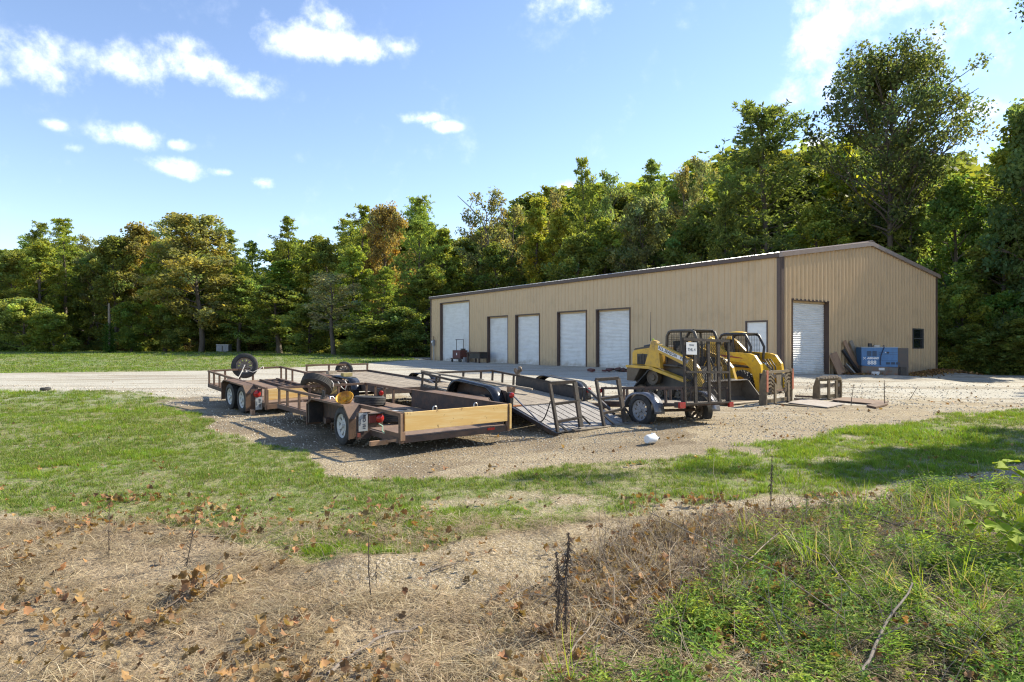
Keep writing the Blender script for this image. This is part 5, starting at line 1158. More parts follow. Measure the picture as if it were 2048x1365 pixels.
def pine(seed, H=20., W=7., base=.45, nb=46, tuft=.42, per=17, bark=M_BARK, irregular=.25, bl=9):
    r = np.random.RandomState(seed); tp = curve_pts((0,0,-.4), (r.normal()*.02,0,1), H*.99, r, .025, .05, 10); R0 = H*.0125+.05
    segs = [(tp, R0, R0*.16, 8)]; T = []; cl = []
    for k in range(nb):
        h = base+(1-base)*(k+.3)/nb; az_ = k*2.399+r.normal()*.5; i = min(9, int(h*10)); p = tp[i].lerp(tp[min(10, i+1)], h*10-i)
        prof = (1-(h-base)/(1-base))**.6*.9+.16; rr = W/2*prof*r.uniform(1-irregular*2, 1+irregular)
        el_ = r.uniform(-.05, .35)+.5*(h-base); q = curve_pts(p, (math.cos(az_)*math.cos(el_), math.sin(az_)*math.cos(el_), math.sin(el_)), rr, r, .1, .06, 5)
        segs.append((q, R0*.28*(1.1-h), R0*.04, 5))
        for j in range(per):
            f_ = r.uniform(.32, 1.02); ix = min(4, int(f_*5)); b_ = q[ix].lerp(q[ix+1], min(1, f_*5-ix)); w_ = rr*.26*(1.15-f_*.5)
            T.append(tuple(b_+Vector((r.normal()*w_, r.normal()*w_, abs(r.normal())*w_*.35)))); cl.append(k)
    for j in range(14): T.append((tp[-1].x+r.normal()*.3, tp[-1].y+r.normal()*.3, tp[-1].z-abs(r.normal())*.9)); cl.append(nb)
    T = np.array(T); cl = np.array(cl); n = len(T)
    # each tuft: a spray of narrow needles bundles turned upward and outward
    C = np.repeat(T, bl, 0); d = rand_unit(n*bl, r); d[:, 2] = d[:, 2]*.7+.35; d /= np.linalg.norm(d, axis=1)[:, None]
    s = (tuft*r.uniform(.6, 1.2, n*bl))[:, None]; w = np.cross(d, rand_unit(n*bl, r)); w /= np.linalg.norm(w, axis=1)[:, None]+1e-9
    V = np.stack([C, C+d*s*.55+w*s*.16, C+d*s, C+d*s*.55-w*s*.16], 1).reshape(-1, 3); F = np.arange(4*n*bl).reshape(-1, 4)
    col = crown_cols(n*bl, np.repeat(cl, bl), r, .15, .06); cv = np.repeat(col, 4, 0)
    return build_trunk(segs, 'trunk', bark), mesh_np('crown', V, F, cv, V_LEAF), H, W
def bush(seed, H=2.6, W=3., n=5200, leaf=.10):
    r = np.random.RandomState(seed); nc = 70; P = rand_unit(nc, r)*(r.uniform(0, 1, nc)**.4)[:, None]; P[:, 2] = np.abs(P[:, 2]); P *= np.array([W/2*.85, W/2*.85, H*.8])
    cl = r.randint(0, nc, n); C = P[cl]+rand_unit(n, r)*(r.uniform(0, 1, n)**.5)[:, None]*np.array([.42, .42, .35]); C[:, 2] = np.abs(C[:, 2])
    V, F, cv = leaf_quads(C, leaf, r, col=crown_cols(n, cl, r)); return mesh_np('foliage', V, F, cv, V_LEAF)
PR = {
 'oak':   decid(11, 17, 10, .20, 190, 85, .185, clr=1.05),
 'oak2':  decid(12, 17, 9, .10, 190, 85, .185, shape='full', clr=1.0),
 'oak3':  decid(13, 17, 8, .14, 170, 80, .185, shape='full', clr=.95),
 'gum':   decid(14, 18, 6, .08, 160, 80, .18, shape='cone', clr=.85),
 'gum2':  decid(15, 18, 7, .16, 160, 80, .18, shape='full', clr=.85),
 'thin':  decid(16, 17, 6.5, .35, 95, 42, .15, clr=.85),
 'thin2': decid(19, 17, 8, .30, 120, 40, .16, clr=.9, lean=.05),
 'low':   decid(17, 8, 7, .04, 150, 85, .16, shape='full', clr=.8),
 'low2':  decid(18, 6, 5, .02, 120, 80, .14, shape='round', clr=.7),
 'bigoak': decid(23, 21, 15, .44, 360, 74, .15, clr=1.15, shape='umbrella'),
 'pine':  pine(31, 20, 7.5, .42), 'pine2': pine(32, 20, 8.5, .30, 56), 'pine3': pine(33, 20, 6, .55, 34, irregular=.4),
 'bigpine': pine(34, 18, 10, .10, 92, .36, 22, irregular=.18), 'lowpine': pine(35, 14, 7, .06, 70, .36, 16),
}
GREEN, DGREEN, YGREEN, OLIVE, BROWN, RUSSET, PINE, GREY = (.200,.240,.055), (.165,.205,.058), (.225,.265,.060), (.195,.225,.065), (.210,.200,.088), (.28,.165,.070), (.185,.225,.050), (.22,.235,.11)
KC = 2.2
TREES = []
def tree(kind, px, top, hw, d, colr, label=None, rot=None, group='trees of the wood behind the yard', k=1., name=None):
    x = (px-1024)/FPX*d; zb = tz(x, d); H = (HZ-top)*d/FPX+EYE-zb; Wd_ = 2.25*hw*d/FPX
    tr_, cr_, H0, W0 = PR[kind]
    name = name or ('pine_tree' if 'pine' in kind else 'oak_tree' if 'oak' in kind else 'tree')
    rot = rng.rand()*6.28 if rot is None else rot
    r_ = empty(name, (x, d, zb), (0, 0, rot), label or 'tree', 'tree', group)
    sz_ = H/(H0*(.98 if 'pine' in kind else 1.0)); sx_ = Wd_/W0
    for nm, me in (('trunk', tr_), ('crown', cr_)):
        o = link(nm, me, r_); o.scale = (sx_, sx_, sz_); o.color = (*[c_*(1 if colr in (GREEN, DGREEN, YGREEN, OLIVE, BROWN, RUSSET, PINE, GREY) else KC) for c_ in colr], 1)
    TREES.append((px, top, r_)); return r_
LW = 'trees along the far edge of the lawn'; BW = 'trees rising behind the workshop'; RW = 'trees right of the workshop'; XW = 'trees standing beyond the right edge of the picture'
T_ = tree
# far left wood edge, beyond the lawn
T_('oak3', -30, 478, 75, 92, DGREEN, 'dark green tree cut by the left edge of the picture', group=LW)
T_('pine2', 62, 448, 42, 96, PINE, 'slim pine whose top shows between the two leftmost dark trees', group=LW)
T_('oak2', 22, 492, 50, 86, OLIVE, 'olive-brown leafy tree near the left edge, behind the pale low tree', group=LW)
T_('gum2', 85, 468, 42, 86, YGREEN, 'yellow-green leafy tree left of the round-topped pine', group=LW)
T_('pine', 132, 440, 48, 92, PINE, 'round-topped dark pine in the left part of the wood', group=LW)
T_('oak3', 178, 488, 45, 90, DGREEN, 'dark green tree between the round-topped pine and the vine-clad snag', group=LW)
T_('low', 48, 590, 52, 80, (.10,.115,.035), 'pale yellow-green low tree at the left edge of the lawn', group=LW)
T_('low2', 110, 628, 36, 79, GREEN, 'low bushy green tree at the wood edge right of the pale one', group=LW)
T_('oak2', 232, 462, 48, 88, OLIVE, 'olive tree standing over the vine-clad snag', group=LW)
T_('thin', 200, 466, 30, 90, GREY, 'thin grey-green tree top just left of the olive tree', group=LW)
T_('oak2', 292, 434, 55, 90, (.115,.105,.034), 'tall brownish-green tree left of the broad tan-leaved one', group=LW)
T_('gum2', 330, 470, 40, 84, YGREEN, 'yellowish tree tucked against the left of the broad tan-leaved tree', group=LW)
T_('oak', 402, 428, 84, 82, (.118,.112,.045), 'broad round tan-brown tree with a bare trunk at the lawn edge', group=LW)
T_('low', 262, 600, 42, 82, GREEN, 'lower bright green tree right of the vine-clad snag', group=LW)
T_('low', 345, 610, 45, 83, OLIVE, 'lower olive tree under the broad tan-leaved tree', group=LW)
T_('pine3', 462, 462, 32, 94, PINE, 'pine showing behind the right side of the broad tan-leaved tree', group=LW)
T_('lowpine', 512, 486, 46, 86, (.080,.108,.030), 'light green young pine with spiky top in the dip of the wood', group=LW)
T_('oak3', 478, 545, 48, 82, DGREEN, 'dark lower tree right of the broad tan-leaved tree', group=LW)
T_('pine', 578, 435, 38, 88, PINE, 'tall round-headed pine right of the dip in the wood', group=LW)
T_('gum', 556, 505, 44, 80, (.085,.12,.026), 'mid green leafy tree under the round-headed pine', group=LW)
T_('gum2', 622, 455, 40, 82, YGREEN, 'yellow-green tree right of the round-headed pine', group=LW)
T_('oak3', 665, 470, 40, 80, OLIVE, 'olive-green tree above the bare grey tree', group=LW)
T_('oak3', 560, 560, 60, 74, DGREEN, 'dark shaded tree low behind the trailers, left of the bare grey tree', group=LW)
T_('low', 620, 600, 52, 70, DGREEN, 'dark low tree beside the bare grey tree', group=LW)
T_('thin2', 668, 545, 58, 66, (.16,.165,.10), 'bare grey tree with level branches and few pale leaves', group=LW)
T_('pine3', 716, 412, 42, 80, PINE, 'dark pine with level side branches, left of the russet tree', group=LW)
T_('oak', 768, 408, 52, 74, (.110,.082,.036), 'russet-brown topped tree left of the building', group=LW)
T_('gum2', 712, 480, 40, 70, YGREEN, 'yellow-green tree under the dark level-branched pine', group=LW)
T_('bigpine', 832, 404, 66, 70, (.085,.115,.030), 'big light green pine just left of the end of the building', group=LW)
T_('gum', 878, 430, 38, 72, YGREEN, 'yellow-green tree rising over the far left corner of the building', group=LW)
T_('lowpine', 760, 540, 60, 64, PINE, 'dark green lower pine left of the building', group=LW)
T_('low', 805, 610, 52, 60, DGREEN, 'dark low tree beside the far left corner of the building', group=LW)
T_('oak3', 850, 520, 50, 66, GREEN, 'green leafy tree directly behind the far left corner of the building', group=LW)
T_('low2', 745, 640, 60, 60, DGREEN, 'dark rounded bushy tree at the lawn edge left of the building', group=LW)
# behind the building
T_('thin2', 962, 384, 52, 72, GREY, 'sparse grey tree with a dead slanting branch over the left half of the roof', group=BW)
T_('thin', 1008, 398, 38, 74, BROWN, 'sparse reddish-brown tree beside the sparse grey one', group=BW)
T_('oak3', 925, 505, 50, 72, GREEN, 'green tree low over the left end of the roof', group=BW)
T_('oak3', 1000, 480, 50, 70, DGREEN, 'dark tree under the reddish-brown one behind the roof', group=BW)
T_('gum', 1064, 362, 44, 68, (.135,.15,.028), 'bright yellow-green pointed tree behind the middle of the roof', group=BW)
T_('thin', 1108, 364, 26, 70, BROWN, 'narrow brownish tree right of the bright yellow-green one', group=BW)
T_('gum2', 1130, 400, 40, 66, (.13,.145,.028), 'yellowish leafy tree below the tall narrow pine', group=BW)
T_('pine2', 1182, 318, 44, 66, PINE, 'tall narrow-topped pine over the middle of the roof', group=BW)
T_('thin', 1238, 325, 34, 66, (.10,.125,.05), 'thin see-through tree between the two pines over the roof', group=BW)
T_('pine', 1308, 322, 50, 62, (.075,.097,.03), 'round-headed pine in clear sky over the roof', group=BW)
T_('oak', 1290, 395, 62, 60, GREY, 'grey-green oak below the round-headed pine over the roof', group=BW)
T_('oak3', 1215, 420, 56, 62, GREEN, 'mid green tree between the tall pine and the grey-green oak', group=BW)
T_('oak2', 1160, 455, 60, 62, OLIVE, 'olive tree low behind the roof under the tall pine', group=BW)
T_('thin', 1372, 330, 34, 58, BROWN, 'brown-tinged thin tree right of the round-headed pine', group=BW)
T_('thin', 1420, 292, 36, 58, GREY, 'airy grey-green tree top left of the big dark pine', group=BW)
T_('gum2', 1390, 380, 50, 56, (.10,.12,.03), 'yellow-green tree under the airy grey tree top', group=BW)
T_('oak3', 1360, 440, 60, 56, DGREEN, 'dark green tree low behind the roof left of the big dark pine', group=BW)
T_('bigpine', 1550, 216, 150, 50, (.064,.084,.026), 'big dark dense pine over the right end of the roof', group=BW)
T_('oak3', 1475, 290, 56, 56, GREEN, 'leafy green tree against the left side of the big dark pine', group=BW)
T_('lowpine', 1450, 400, 60, 50, DGREEN, 'lower dark pine left of the big dense one', group=BW)
T_('bigoak', 1782, 118, 150, 46, (.052,.068,.028), 'huge spreading oak with dark limbs against the sky behind the gable', group=BW, rot=1.2)
T_('gum2', 1700, 262, 60, 56, (.16,.17,.024), 'sunlit yellow-green tree seen through the limbs of the huge oak', group=BW)
T_('gum2', 1850, 300, 70, 54, (.14,.155,.028), 'second sunlit yellow-green tree under the right limbs of the huge oak', group=BW)
T_('oak3', 1640, 400, 70, 48, GREEN, 'green tree just left of the gable peak', group=BW)
T_('lowpine', 1820, 360, 80, 46, DGREEN, 'dark pine behind the right slope of the roof', group=BW)
# right of the building
T_('oak3', 1925, 330, 70, 42, (.06,.09,.024), 'mid green tree standing over the right corner of the gable', group=RW)
T_('pine2', 2028, 285, 70, 40, (.062,.084,.026), 'dark pine at the right edge of the picture', group=RW)
T_('oak2', 2090, 130, 95, 36, (.048,.070,.026), 'tall dark oak cut by the right edge of the picture', group=RW)
T_('oak3', 1985, 430, 80, 40, DGREEN, 'dark shaded tree between the gable corner and the right edge', group=RW)
T_('low', 1925, 560, 58, 38, GREEN, 'low green vine-covered tree right beside the gable corner', group=RW)
T_('low', 2010, 575, 62, 37, (.055,.10,.022), 'low leafy thicket tree near the right edge behind the gravel', group=RW)
T_('low2', 1960, 650, 50, 36.5, DGREEN, 'small dark bushy tree at the back of the shaded gravel', group=RW)
T_('low2', 2075, 640, 60, 35, DGREEN, 'small dark bushy tree at the right edge behind the shaded gravel', group=RW)
# out of frame to the right: they throw the shade on the right of the yard
def tree_xy(kind, x, y, H, Wd_, colr, label, group=XW):
    zb = tz(x, y); px = 1024+x/y*FPX; return tree(kind, px, HZ-(H-EYE+zb)*FPX/y, Wd_/2*FPX/y, y, colr, label, group=group)
tree_xy('oak2', 33.5, 39, 18, 8, GREEN, 'leafy green tree off the right edge, beyond the end of the gravel')
tree_xy('oak', 39, 28, 18, 10, DGREEN, 'broad dark tree off the right edge of the yard')
tree_xy('oak2', 32, 25, 15, 8, GREEN, 'leafy tree off the right edge by the shaded gravel')
tree_xy('oak3', 34, 21, 13, 7, GREEN, 'smaller leafy tree off the right edge, nearest the shaded gravel')
# near tree whose bough reaches into the top right corner
r = np.random.RandomState(5)
nt = tree_xy('oak3', 16.6, 14.0, 11.0, 3.6, OLIVE, 'near leafy tree whose bough tips reach into the top right corner')
nb_, tips = MB(), []
M_i = nt.matrix_basis.inverted() if False else Matrix.Translation(nt.location).inverted(); nt.rotation_euler = (0,0,0)
q = curve_pts(M_i @ Vector((16.4, 14.1, 7.6)), (-1,.04,.24), 5.2, r, .05, .0, 7); nb_.tube(q, .05, 6, .010)
for i in range(3, 8):
    for j in range(4): q2 = curve_pts(q[i], (r.normal()-.5, r.normal(), r.normal()*.9), .42, r, .25, 0, 3); nb_.tube(q2, .010, 4, .003); tips += [q2[-1], q2[2], q2[1]]
nb_.build('bough', M_BARK, nt)
tips = np.array([tuple(t_) for t_ in tips]); cl = r.randint(0, len(tips), 900); C = tips[cl]+r.normal(size=(len(cl), 3))*.10
V, F, cv = leaf_quads(C, .045, r, col=crown_cols(len(C), cl, r)); o = link('bough_leaves', mesh_np('bough_leaves', V, F, cv, V_LEAF), nt); o.color = (.06,.085,.025,1)
# forest mass behind: far trees nobody could count
r = np.random.RandomState(77); P = []; 
def band(x0, y0, x1, y1, depth, n):
    a_, b_ = np.array([x0, y0]), np.array([x1, y1]); dv = (b_-a_)/np.linalg.norm(b_-a_); nv = np.array([-dv[1], dv[0]]); nv = nv if nv[1] > 0 or (abs(nv[1]) < .3 and nv[0] > 0) else -nv
    for i in range(n): f_ = r.rand(); P.append(a_+(b_-a_)*f_+nv*r.rand()**1.3*depth)
band(-150, 102, -20, 96, 45, 150); band(-20, 94, 8, 76, 40, 70); band(8, 78, 27, 56, 35, 75); band(27, 58, 42, 42, 32, 60); band(42, 44, 75, 26, 30, 40); band(-210, 60, -140, 104, 40, 24)
P = np.array(P); keys = ['oak3', 'oak2', 'gum2', 'lowpine', 'pine2', 'low', 'gum']; pro = []
def tinted(me, c, nm):
    q = me.copy(); q.name = nm; a_ = q.attributes['col']; arr = np.zeros(len(q.vertices)*4, np.float32); a_.data.foreach_get('color', arr); arr = arr.reshape(-1, 4); arr[:, :3] *= np.array(c); a_.data.foreach_set('color', arr.ravel()); q.materials.clear(); q.materials.append(V_FAR); return q
V_FAR = veg_mat('distant_tree_leaves', .5, .6, 1.0, 1.45, False, .015)
cols = [DGREEN, OLIVE, YGREEN, PINE, PINE, GREEN, PINE]
pro = [tinted(PR[k_][1], c_, 'far_crown') for k_, c_ in zip(keys, cols)]
n = len(P); zz = terrain(P[:,0], P[:,1]); ix = r.randint(0, len(keys), n)
dist = np.hypot(P[:,0], P[:,1]); lim = np.where(P[:,0] < -20, 235, 235)   # keep the mass under the named trees' tops
H = np.clip(r.uniform(.70, .96, n)*np.interp(P[:,0]/P[:,1]*FPX+1024, [-200,0,60,130,180,290,400,470,520,575,620,670,715,830,880,930,1000,1065,1180,1310,1430,1490,1550,1620,1700,1780,1900,2048,3000], [205,209,235,249,205,250,258,210,200,248,230,212,270,280,245,265,290,322,360,360,392,400,460,415,440,480,420,420,420])*P[:,1]/FPX+1, 8, 32)
base_h = np.array([PR[k_][2] for k_ in keys])[ix]; sc = np.stack([H/base_h*1.25, H/base_h*1.25, H/base_h], 1)
scatter('distant_wood', np.column_stack([P, zz]), np.column_stack([np.zeros(n), np.zeros(n), r.rand(n)*6.28]), sc, ix, pro, 'deep mass of the wood behind the front trees')
# trunks of the deep wood
tb = MB(); 
for (x, y), z, h_ in zip(P, zz, H): tb.tube([(x, y, z-.3), (x+r.normal()*.1, y, z+h_*.5)], .15, 5, .08)
tag(tb.build('distant_trunks', M_BARK), 'trunks of the deep wood behind the front trees', kind='stuff')
# undergrowth along the wood edge
bs = [tinted(bush(40+i, 2.6, 3., 4200), c_, 'bush_mass') for i, c_ in enumerate([DGREEN, GREEN, OLIVE, (.10,.08,.035)])]
U = []
def uband(pts, wdt, n):
    pts = np.array(pts, float); seg = np.linalg.norm(np.diff(pts, axis=0), axis=1); cs = np.concatenate([[0], np.cumsum(seg)])
    for i in range(n):
        s_ = r.rand()*cs[-1]; k_ = min(len(seg)-1, np.searchsorted(cs, s_)-1); k_ = max(0, k_); f_ = (s_-cs[k_])/seg[k_]; p = pts[k_]+(pts[k_+1]-pts[k_])*f_
        U.append((p[0]+r.normal()*wdt*.3, p[1]+abs(r.normal())*wdt*.6))
uband([(-110, 86), (-50, 85), (-30, 83), (-12, 64), (-8, 58), (2, 62)], 5, 230); uband([(2, 66), (16, 56), (26, 46), (33, 40), (37, 34), (46, 27), (52, 20)], 4, 130)
uband([(24.6, 36.2), (29, 35.5), (34, 33.5), (39, 30), (46, 24)], 1.6, 70); uband([(-150, 92), (-60, 90), (-20, 84)], 8, 150)
U = np.array(U); n = len(U); zz = terrain(U[:,0], U[:,1]); s_ = r.uniform(.45, 1.15, n)
scatter('undergrowth', np.column_stack([U, zz-.1]), np.column_stack([np.zeros(n), np.zeros(n), r.rand(n)*6.28]), np.column_stack([s_*1.15, s_*1.15, s_*.85]), r.choice(4, n, p=[.5,.25,.15,.1]), bs, 'tangled shrubs and bushes along the foot of the wood')
# snag with creeper
sp_ = Vector(G(218, 702)); sp_ = Vector(((218-1024)/FPX*78, 78, tz((218-1024)/FPX*78, 78))); sn = empty('tree_snag', sp_, label='broken grey tree snag standing at the lawn edge, lower half wrapped in green creeper', cat='tree')
MB().tube([(0,0,-.3),(.03,0,3),(0,0,6.0)], .17, 8, .12).build('trunk', M_BARKL, sn, smooth=60)
rr_ = np.random.RandomState(4); C = np.column_stack([rr_.normal(size=2600)*.27, rr_.normal(size=2600)*.27, rr_.rand(2600)**1.5*3.6]); V, F, cv = leaf_quads(C, .09, rr_, col=crown_cols(2600, rr_.randint(0, 40, 2600), rr_)*np.array([.075,.13,.025])); link('creeper', mesh_np('creeper', V, F, cv, V_FAR), sn)
# dead slanting branch over the roof
db = AT(968, 470, 71.5); MBd = MB(); q = [AT(975,470,71.5), AT(962,440,71.3), AT(940,415,71), AT(915,392,70.8)]; MBd.tube(q, .12, 6, .03); MBd.tube([q[2], AT(948,398,71)], .05, 5, .02); MBd.tube([q[0], AT(978,500,71.6), AT(966,560,71.8), AT(968,640,72)], .14, 6, .2)
tag(MBd.build('dead_branch', M_BARKL), 'bare dead branch slanting up left out of the sparse grey tree', 'branch')
# ---------------------------------------------------------------- ground cover
r = np.random.RandomState(99)
def blades(n, spread, L, wd, tilt, cols, rr, seg=2, curl=.5, mat_=V_GRASS, name='tuft', flat=False):
    V = []; F = []; Cc = []
    for i in range(n):
        a_ = rr.rand()*6.28; ra = spread*math.sqrt(rr.rand()); p = np.array([ra*math.cos(a_), ra*math.sin(a_), 0.])
        az_ = rr.rand()*6.28; ti = rr.uniform(1.2, 1.62) if flat else tilt*rr.uniform(.3, 1.2); l_ = L*rr.uniform(.5, 1.25); d = np.array([math.cos(az_)*math.sin(ti), math.sin(az_)*math.sin(ti), math.cos(ti)])
        sd_ = np.array([-math.sin(az_), math.cos(az_), 0.])*wd*rr.uniform(.6, 1.3)*.5; c = np.array(cols[rr.randint(len(cols))])*rr.uniform(.75, 1.25)
        if flat: p[2] = rr.uniform(0, .03)
        k = len(V); q = p.copy()
        for j in range(seg):
            w_ = 1-.35*j/seg; V += [q-sd_*w_, q+sd_*w_]; Cc += [c*(.8+.25*j/seg)]*2; q = q+d*l_/seg; d = d+np.array([math.cos(az_), math.sin(az_), -.4])*curl*.5*ti; d /= np.linalg.norm(d)
        V += [q]; Cc += [c*1.05]
        for j in range(seg-1): F += [(k+2*j, k+2*j+1, k+2*j+3), (k+2*j, k+2*j+3, k+2*j+2)]
        F.append((k+2*seg-2, k+2*seg-1, k+2*seg))
    return mesh_np(name, V, F, Cc, mat_)
def pts_in(x0, x1, y0, y1, n, fov=.92):
    x = r.uniform(-1, 1, n*2)*0; y = y0+(y1-y0)*r.rand(n); w_ = fov*y+.8; x = r.uniform(-1, 1, n)*w_
    return x, y, (2*fov*(y0+y1)/2+1.6)*(y1-y0)
def gather(bands, fn, dens):
    X, Y, Z_, K = [], [], [], []
    for (y0, y1, per_m2, sc) in bands:
        area = (.92*(y1**2-y0**2)+1.6*(y1-y0)); n = int(area*per_m2); u = r.rand(n); y = np.sqrt(y0**2+u*(y1**2-y0**2)); x = r.uniform(-1, 1, n)*(.92*y+.8)
        p = fn(x, y); k = r.rand(n) < p; X.append(x[k]); Y.append(y[k]); K.append(np.full(k.sum(), sc))
    x, y, k = map(np.concatenate, (X, Y, K)); z = terrain(x, y)+bumps(x, y); return x, y, z, k
def put(name, xyz, k, protos, label, tilt=.15, lift=0., smin=.7, smax=1.25):
    x, y, z = xyz; n = len(x); rot = np.column_stack([r.normal(0, tilt, n), r.normal(0, tilt, n), r.rand(n)*6.28])
    scatter(name, np.column_stack([x, y, z+lift]), rot, k*r.uniform(smin, smax, n), r.randint(0, len(protos), n), protos, label)
    print(name, n)
rg = np.random.RandomState(3)
GC = [(.13,.215,.028), (.17,.26,.035), (.10,.175,.022), (.21,.29,.045), (.16,.25,.03), (.28,.29,.09)]
GCb = [(.21,.33,.030), (.26,.37,.04), (.16,.27,.028), (.30,.35,.06)]
grass = [blades(16, .055, .055, .0050, .85, GC, rg) for i in range(4)]
grass2 = [blades(22, .07, .085, .0055, .7, GCb, rg) for i in range(3)]
def gm_(x, y): g, lw, w, br, bare, st = masks(x, y); return np.clip(g*(.25+1.2*np.clip((fbm(x, y, 2.2, 63)-.33)*3.2, 0, 1)), 0, 1)
x, y, z, k = gather([(4.2, 7, 460, 1.), (7, 11, 300, 1.15), (11, 16, 170, 1.5), (16, 23, 60, 2.0)], gm_, 1)
lu = (fbm(x, y, .7, 61)+.08*np.clip(x/4, -1, 1.2)-.04*(y < 9) > .53)
tuf = fbm(x, y, 1.1, 71)
put('grass', (x[~lu], y[~lu], z[~lu]), k[~lu]*(.45+.6*tuf[~lu]), grass, 'short mown grass on the near lawn')
put('lush_grass', (x[lu], y[lu], z[lu]), k[lu]*(.30+.75*tuf[lu]), grass2, 'brighter clumps of grass on the near lawn')
# far lawn: coarser
far = [blades(14, .22, .10, .02, .9, GC, rg) for i in range(3)]
x, y, z, k = gather([(28, 40, 10, 1.), (40, 60, 5, 1.2), (60, 88, 2.5, 1.4)], lambda x, y: masks(x, y)[1]*.9, 1)
put('lawn_grass', (x, y, z), k, far, 'grass of the far lawn')
# straw: flattened dry stems
SC = [(.46,.36,.22), (.56,.45,.29), (.36,.27,.165), (.66,.55,.38), (.24,.175,.11)]
straw_p = [blades(26, .12, .15, .0030, 1.95, SC, rg, 3, .25, V_STRAW, 'straw', True) for i in range(5)]
straw_u = [blades(12, .05, .20, .0030, .55, SC, rg, 3, .6, V_STRAW, 'straw_tuft') for i in range(3)]
def sm_(x, y): g, lw, w, br, bare, st = masks(x, y); cl_ = fbm(x, y, 1.7, 81); return np.clip(st*(.15+1.9*(cl_-.30))*(1-.15*w)+.10*bare, 0, 1)
x, y, z, k = gather([(2.0, 4.2, 370, .8), (4.2, 6.8, 260, .9)], sm_, 1)
cl_ = fbm(x, y, 1.3, 85)
put('dry_straw', (x, y, z+.01+.02*cl_), k*(.6+.8*cl_), straw_p, 'matted dry grass stems in the foreground', .10)
x, y, z, k = gather([(2.0, 6.6, 14, .6)], lambda x, y: sm_(x, y)*np.clip((fbm(x, y, 1.1, 91)-.45)*5, 0, 1), 1)
put('straw_tufts', (x, y, z), k, straw_u, 'standing tufts of dry grass in the foreground', .2)
# brown thicket of dead stems
BC = [(.16,.115,.08), (.25,.185,.13), (.38,.30,.21), (.12,.09,.065), (.55,.45,.33)]
br_p = [blades(24, .13, .19, .0040, 1.25, BC, rg, 3, .5, V_STRAW, 'dead_stems') for i in range(4)]
x, y, z, k = gather([(2.6, 7.2, 200, 1.)], lambda x, y: np.clip(masks(x, y)[3]*(1.9*(fbm(x, y, 2.2, 95)-.22)), 0, 1), 1)
put('dead_weed_thicket', (x, y, z), k, br_p, 'tangle of dead brown weed stems in the foreground', .3, .0, .6, 1.2)
# green weeds: stems with narrow leaves
def weed(n, H, lf, rr, cols, name='weed', aspect=.28, per=9):
    V = []; F = []; Cc = []
    for i in range(n):
        az_ = rr.rand()*6.28; p = np.array([rr.normal()*.05, rr.normal()*.05, 0.]); ti = rr.uniform(.1, .9); d = np.array([math.cos(az_)*math.sin(ti), math.sin(az_)*math.sin(ti), math.cos(ti)]); h = H*rr.uniform(.5, 1.15)
        c = np.array(cols[rr.randint(len(cols))])*rr.uniform(.8, 1.25); s_ = np.cross(d, [0,0,1.]); s_ /= np.linalg.norm(s_)+1e-6; k = len(V)
        V += [p-s_*.002, p+s_*.002, p+d*h]; F.append((k, k+1, k+2, k+2)); Cc += [c*.7]*3
        for j in range(per):
            q = p+d*h*(.25+.75*(j+rr.rand())/per); a2_ = j*2.4+rr.rand(); e = np.array([math.cos(a2_), math.sin(a2_), rr.uniform(-.1, .7)]); e /= np.linalg.norm(e); sd_ = np.cross(e, [0,0,1.]); sd_ /= np.linalg.norm(sd_)
            l_ = lf*rr.uniform(.6, 1.25)*(1.1-.4*j/per); k = len(V); V += [q, q+e*l_*.45-sd_*l_*aspect*.5, q+e*l_+np.array([0,0,-.15*l_]), q+e*l_*.45+sd_*l_*aspect*.5]; F.append((k, k+1, k+2, k+3)); Cc += [c]*4
    V = np.array(V); F4 = [f for f in F]
    me = bpy.data.meshes.new(name); me.from_pydata([tuple(v) for v in V], [], [tuple(dict.fromkeys(f)) for f in F4]); me.update()
    a_ = me.attributes.new('col', 'FLOAT_COLOR', 'POINT'); c4 = np.ones((len(V), 4), np.float32); c4[:, :3] = np.array(Cc); a_.data.foreach_set('color', c4.ravel()); me.materials.append(V_WEED); return me
WC = [(.15,.25,.045), (.21,.33,.06), (.11,.19,.045), (.28,.36,.07), (.17,.22,.09)]
weeds = [weed(7, .22, .055, rg, WC) for i in range(4)]+[weed(5, .26, .075, rg, WC[1:4], aspect=.22) for i in range(2)]
x, y, z, k = gather([(2.2, 4.5, 210, .9), (4.5, 7.5, 150, 1.)], lambda x, y: np.clip(masks(x, y)[2]*(2.4*fbm(x, y, 1.7, 97)-.55), 0, 1), 1)
put('green_weeds', (x, y, z), k, weeds, 'low green weeds in the right foreground', .25, 0, .5, 1.15)
longg = [blades(16, .05, .30, .006, .6, GCb+SC[:1], rg, 3, .9) for i in range(3)]
x, y, z, k = gather([(2.2, 7.0, 34, 1.)], lambda x, y: np.clip(masks(x, y)[2]*np.clip((fbm(x, y, 1.2, 101)-.45)*6, 0, 1), 0, 1), 1)
put('long_grass', (x, y, z), k, longg, 'longer green grass blades among the foreground weeds', .2)
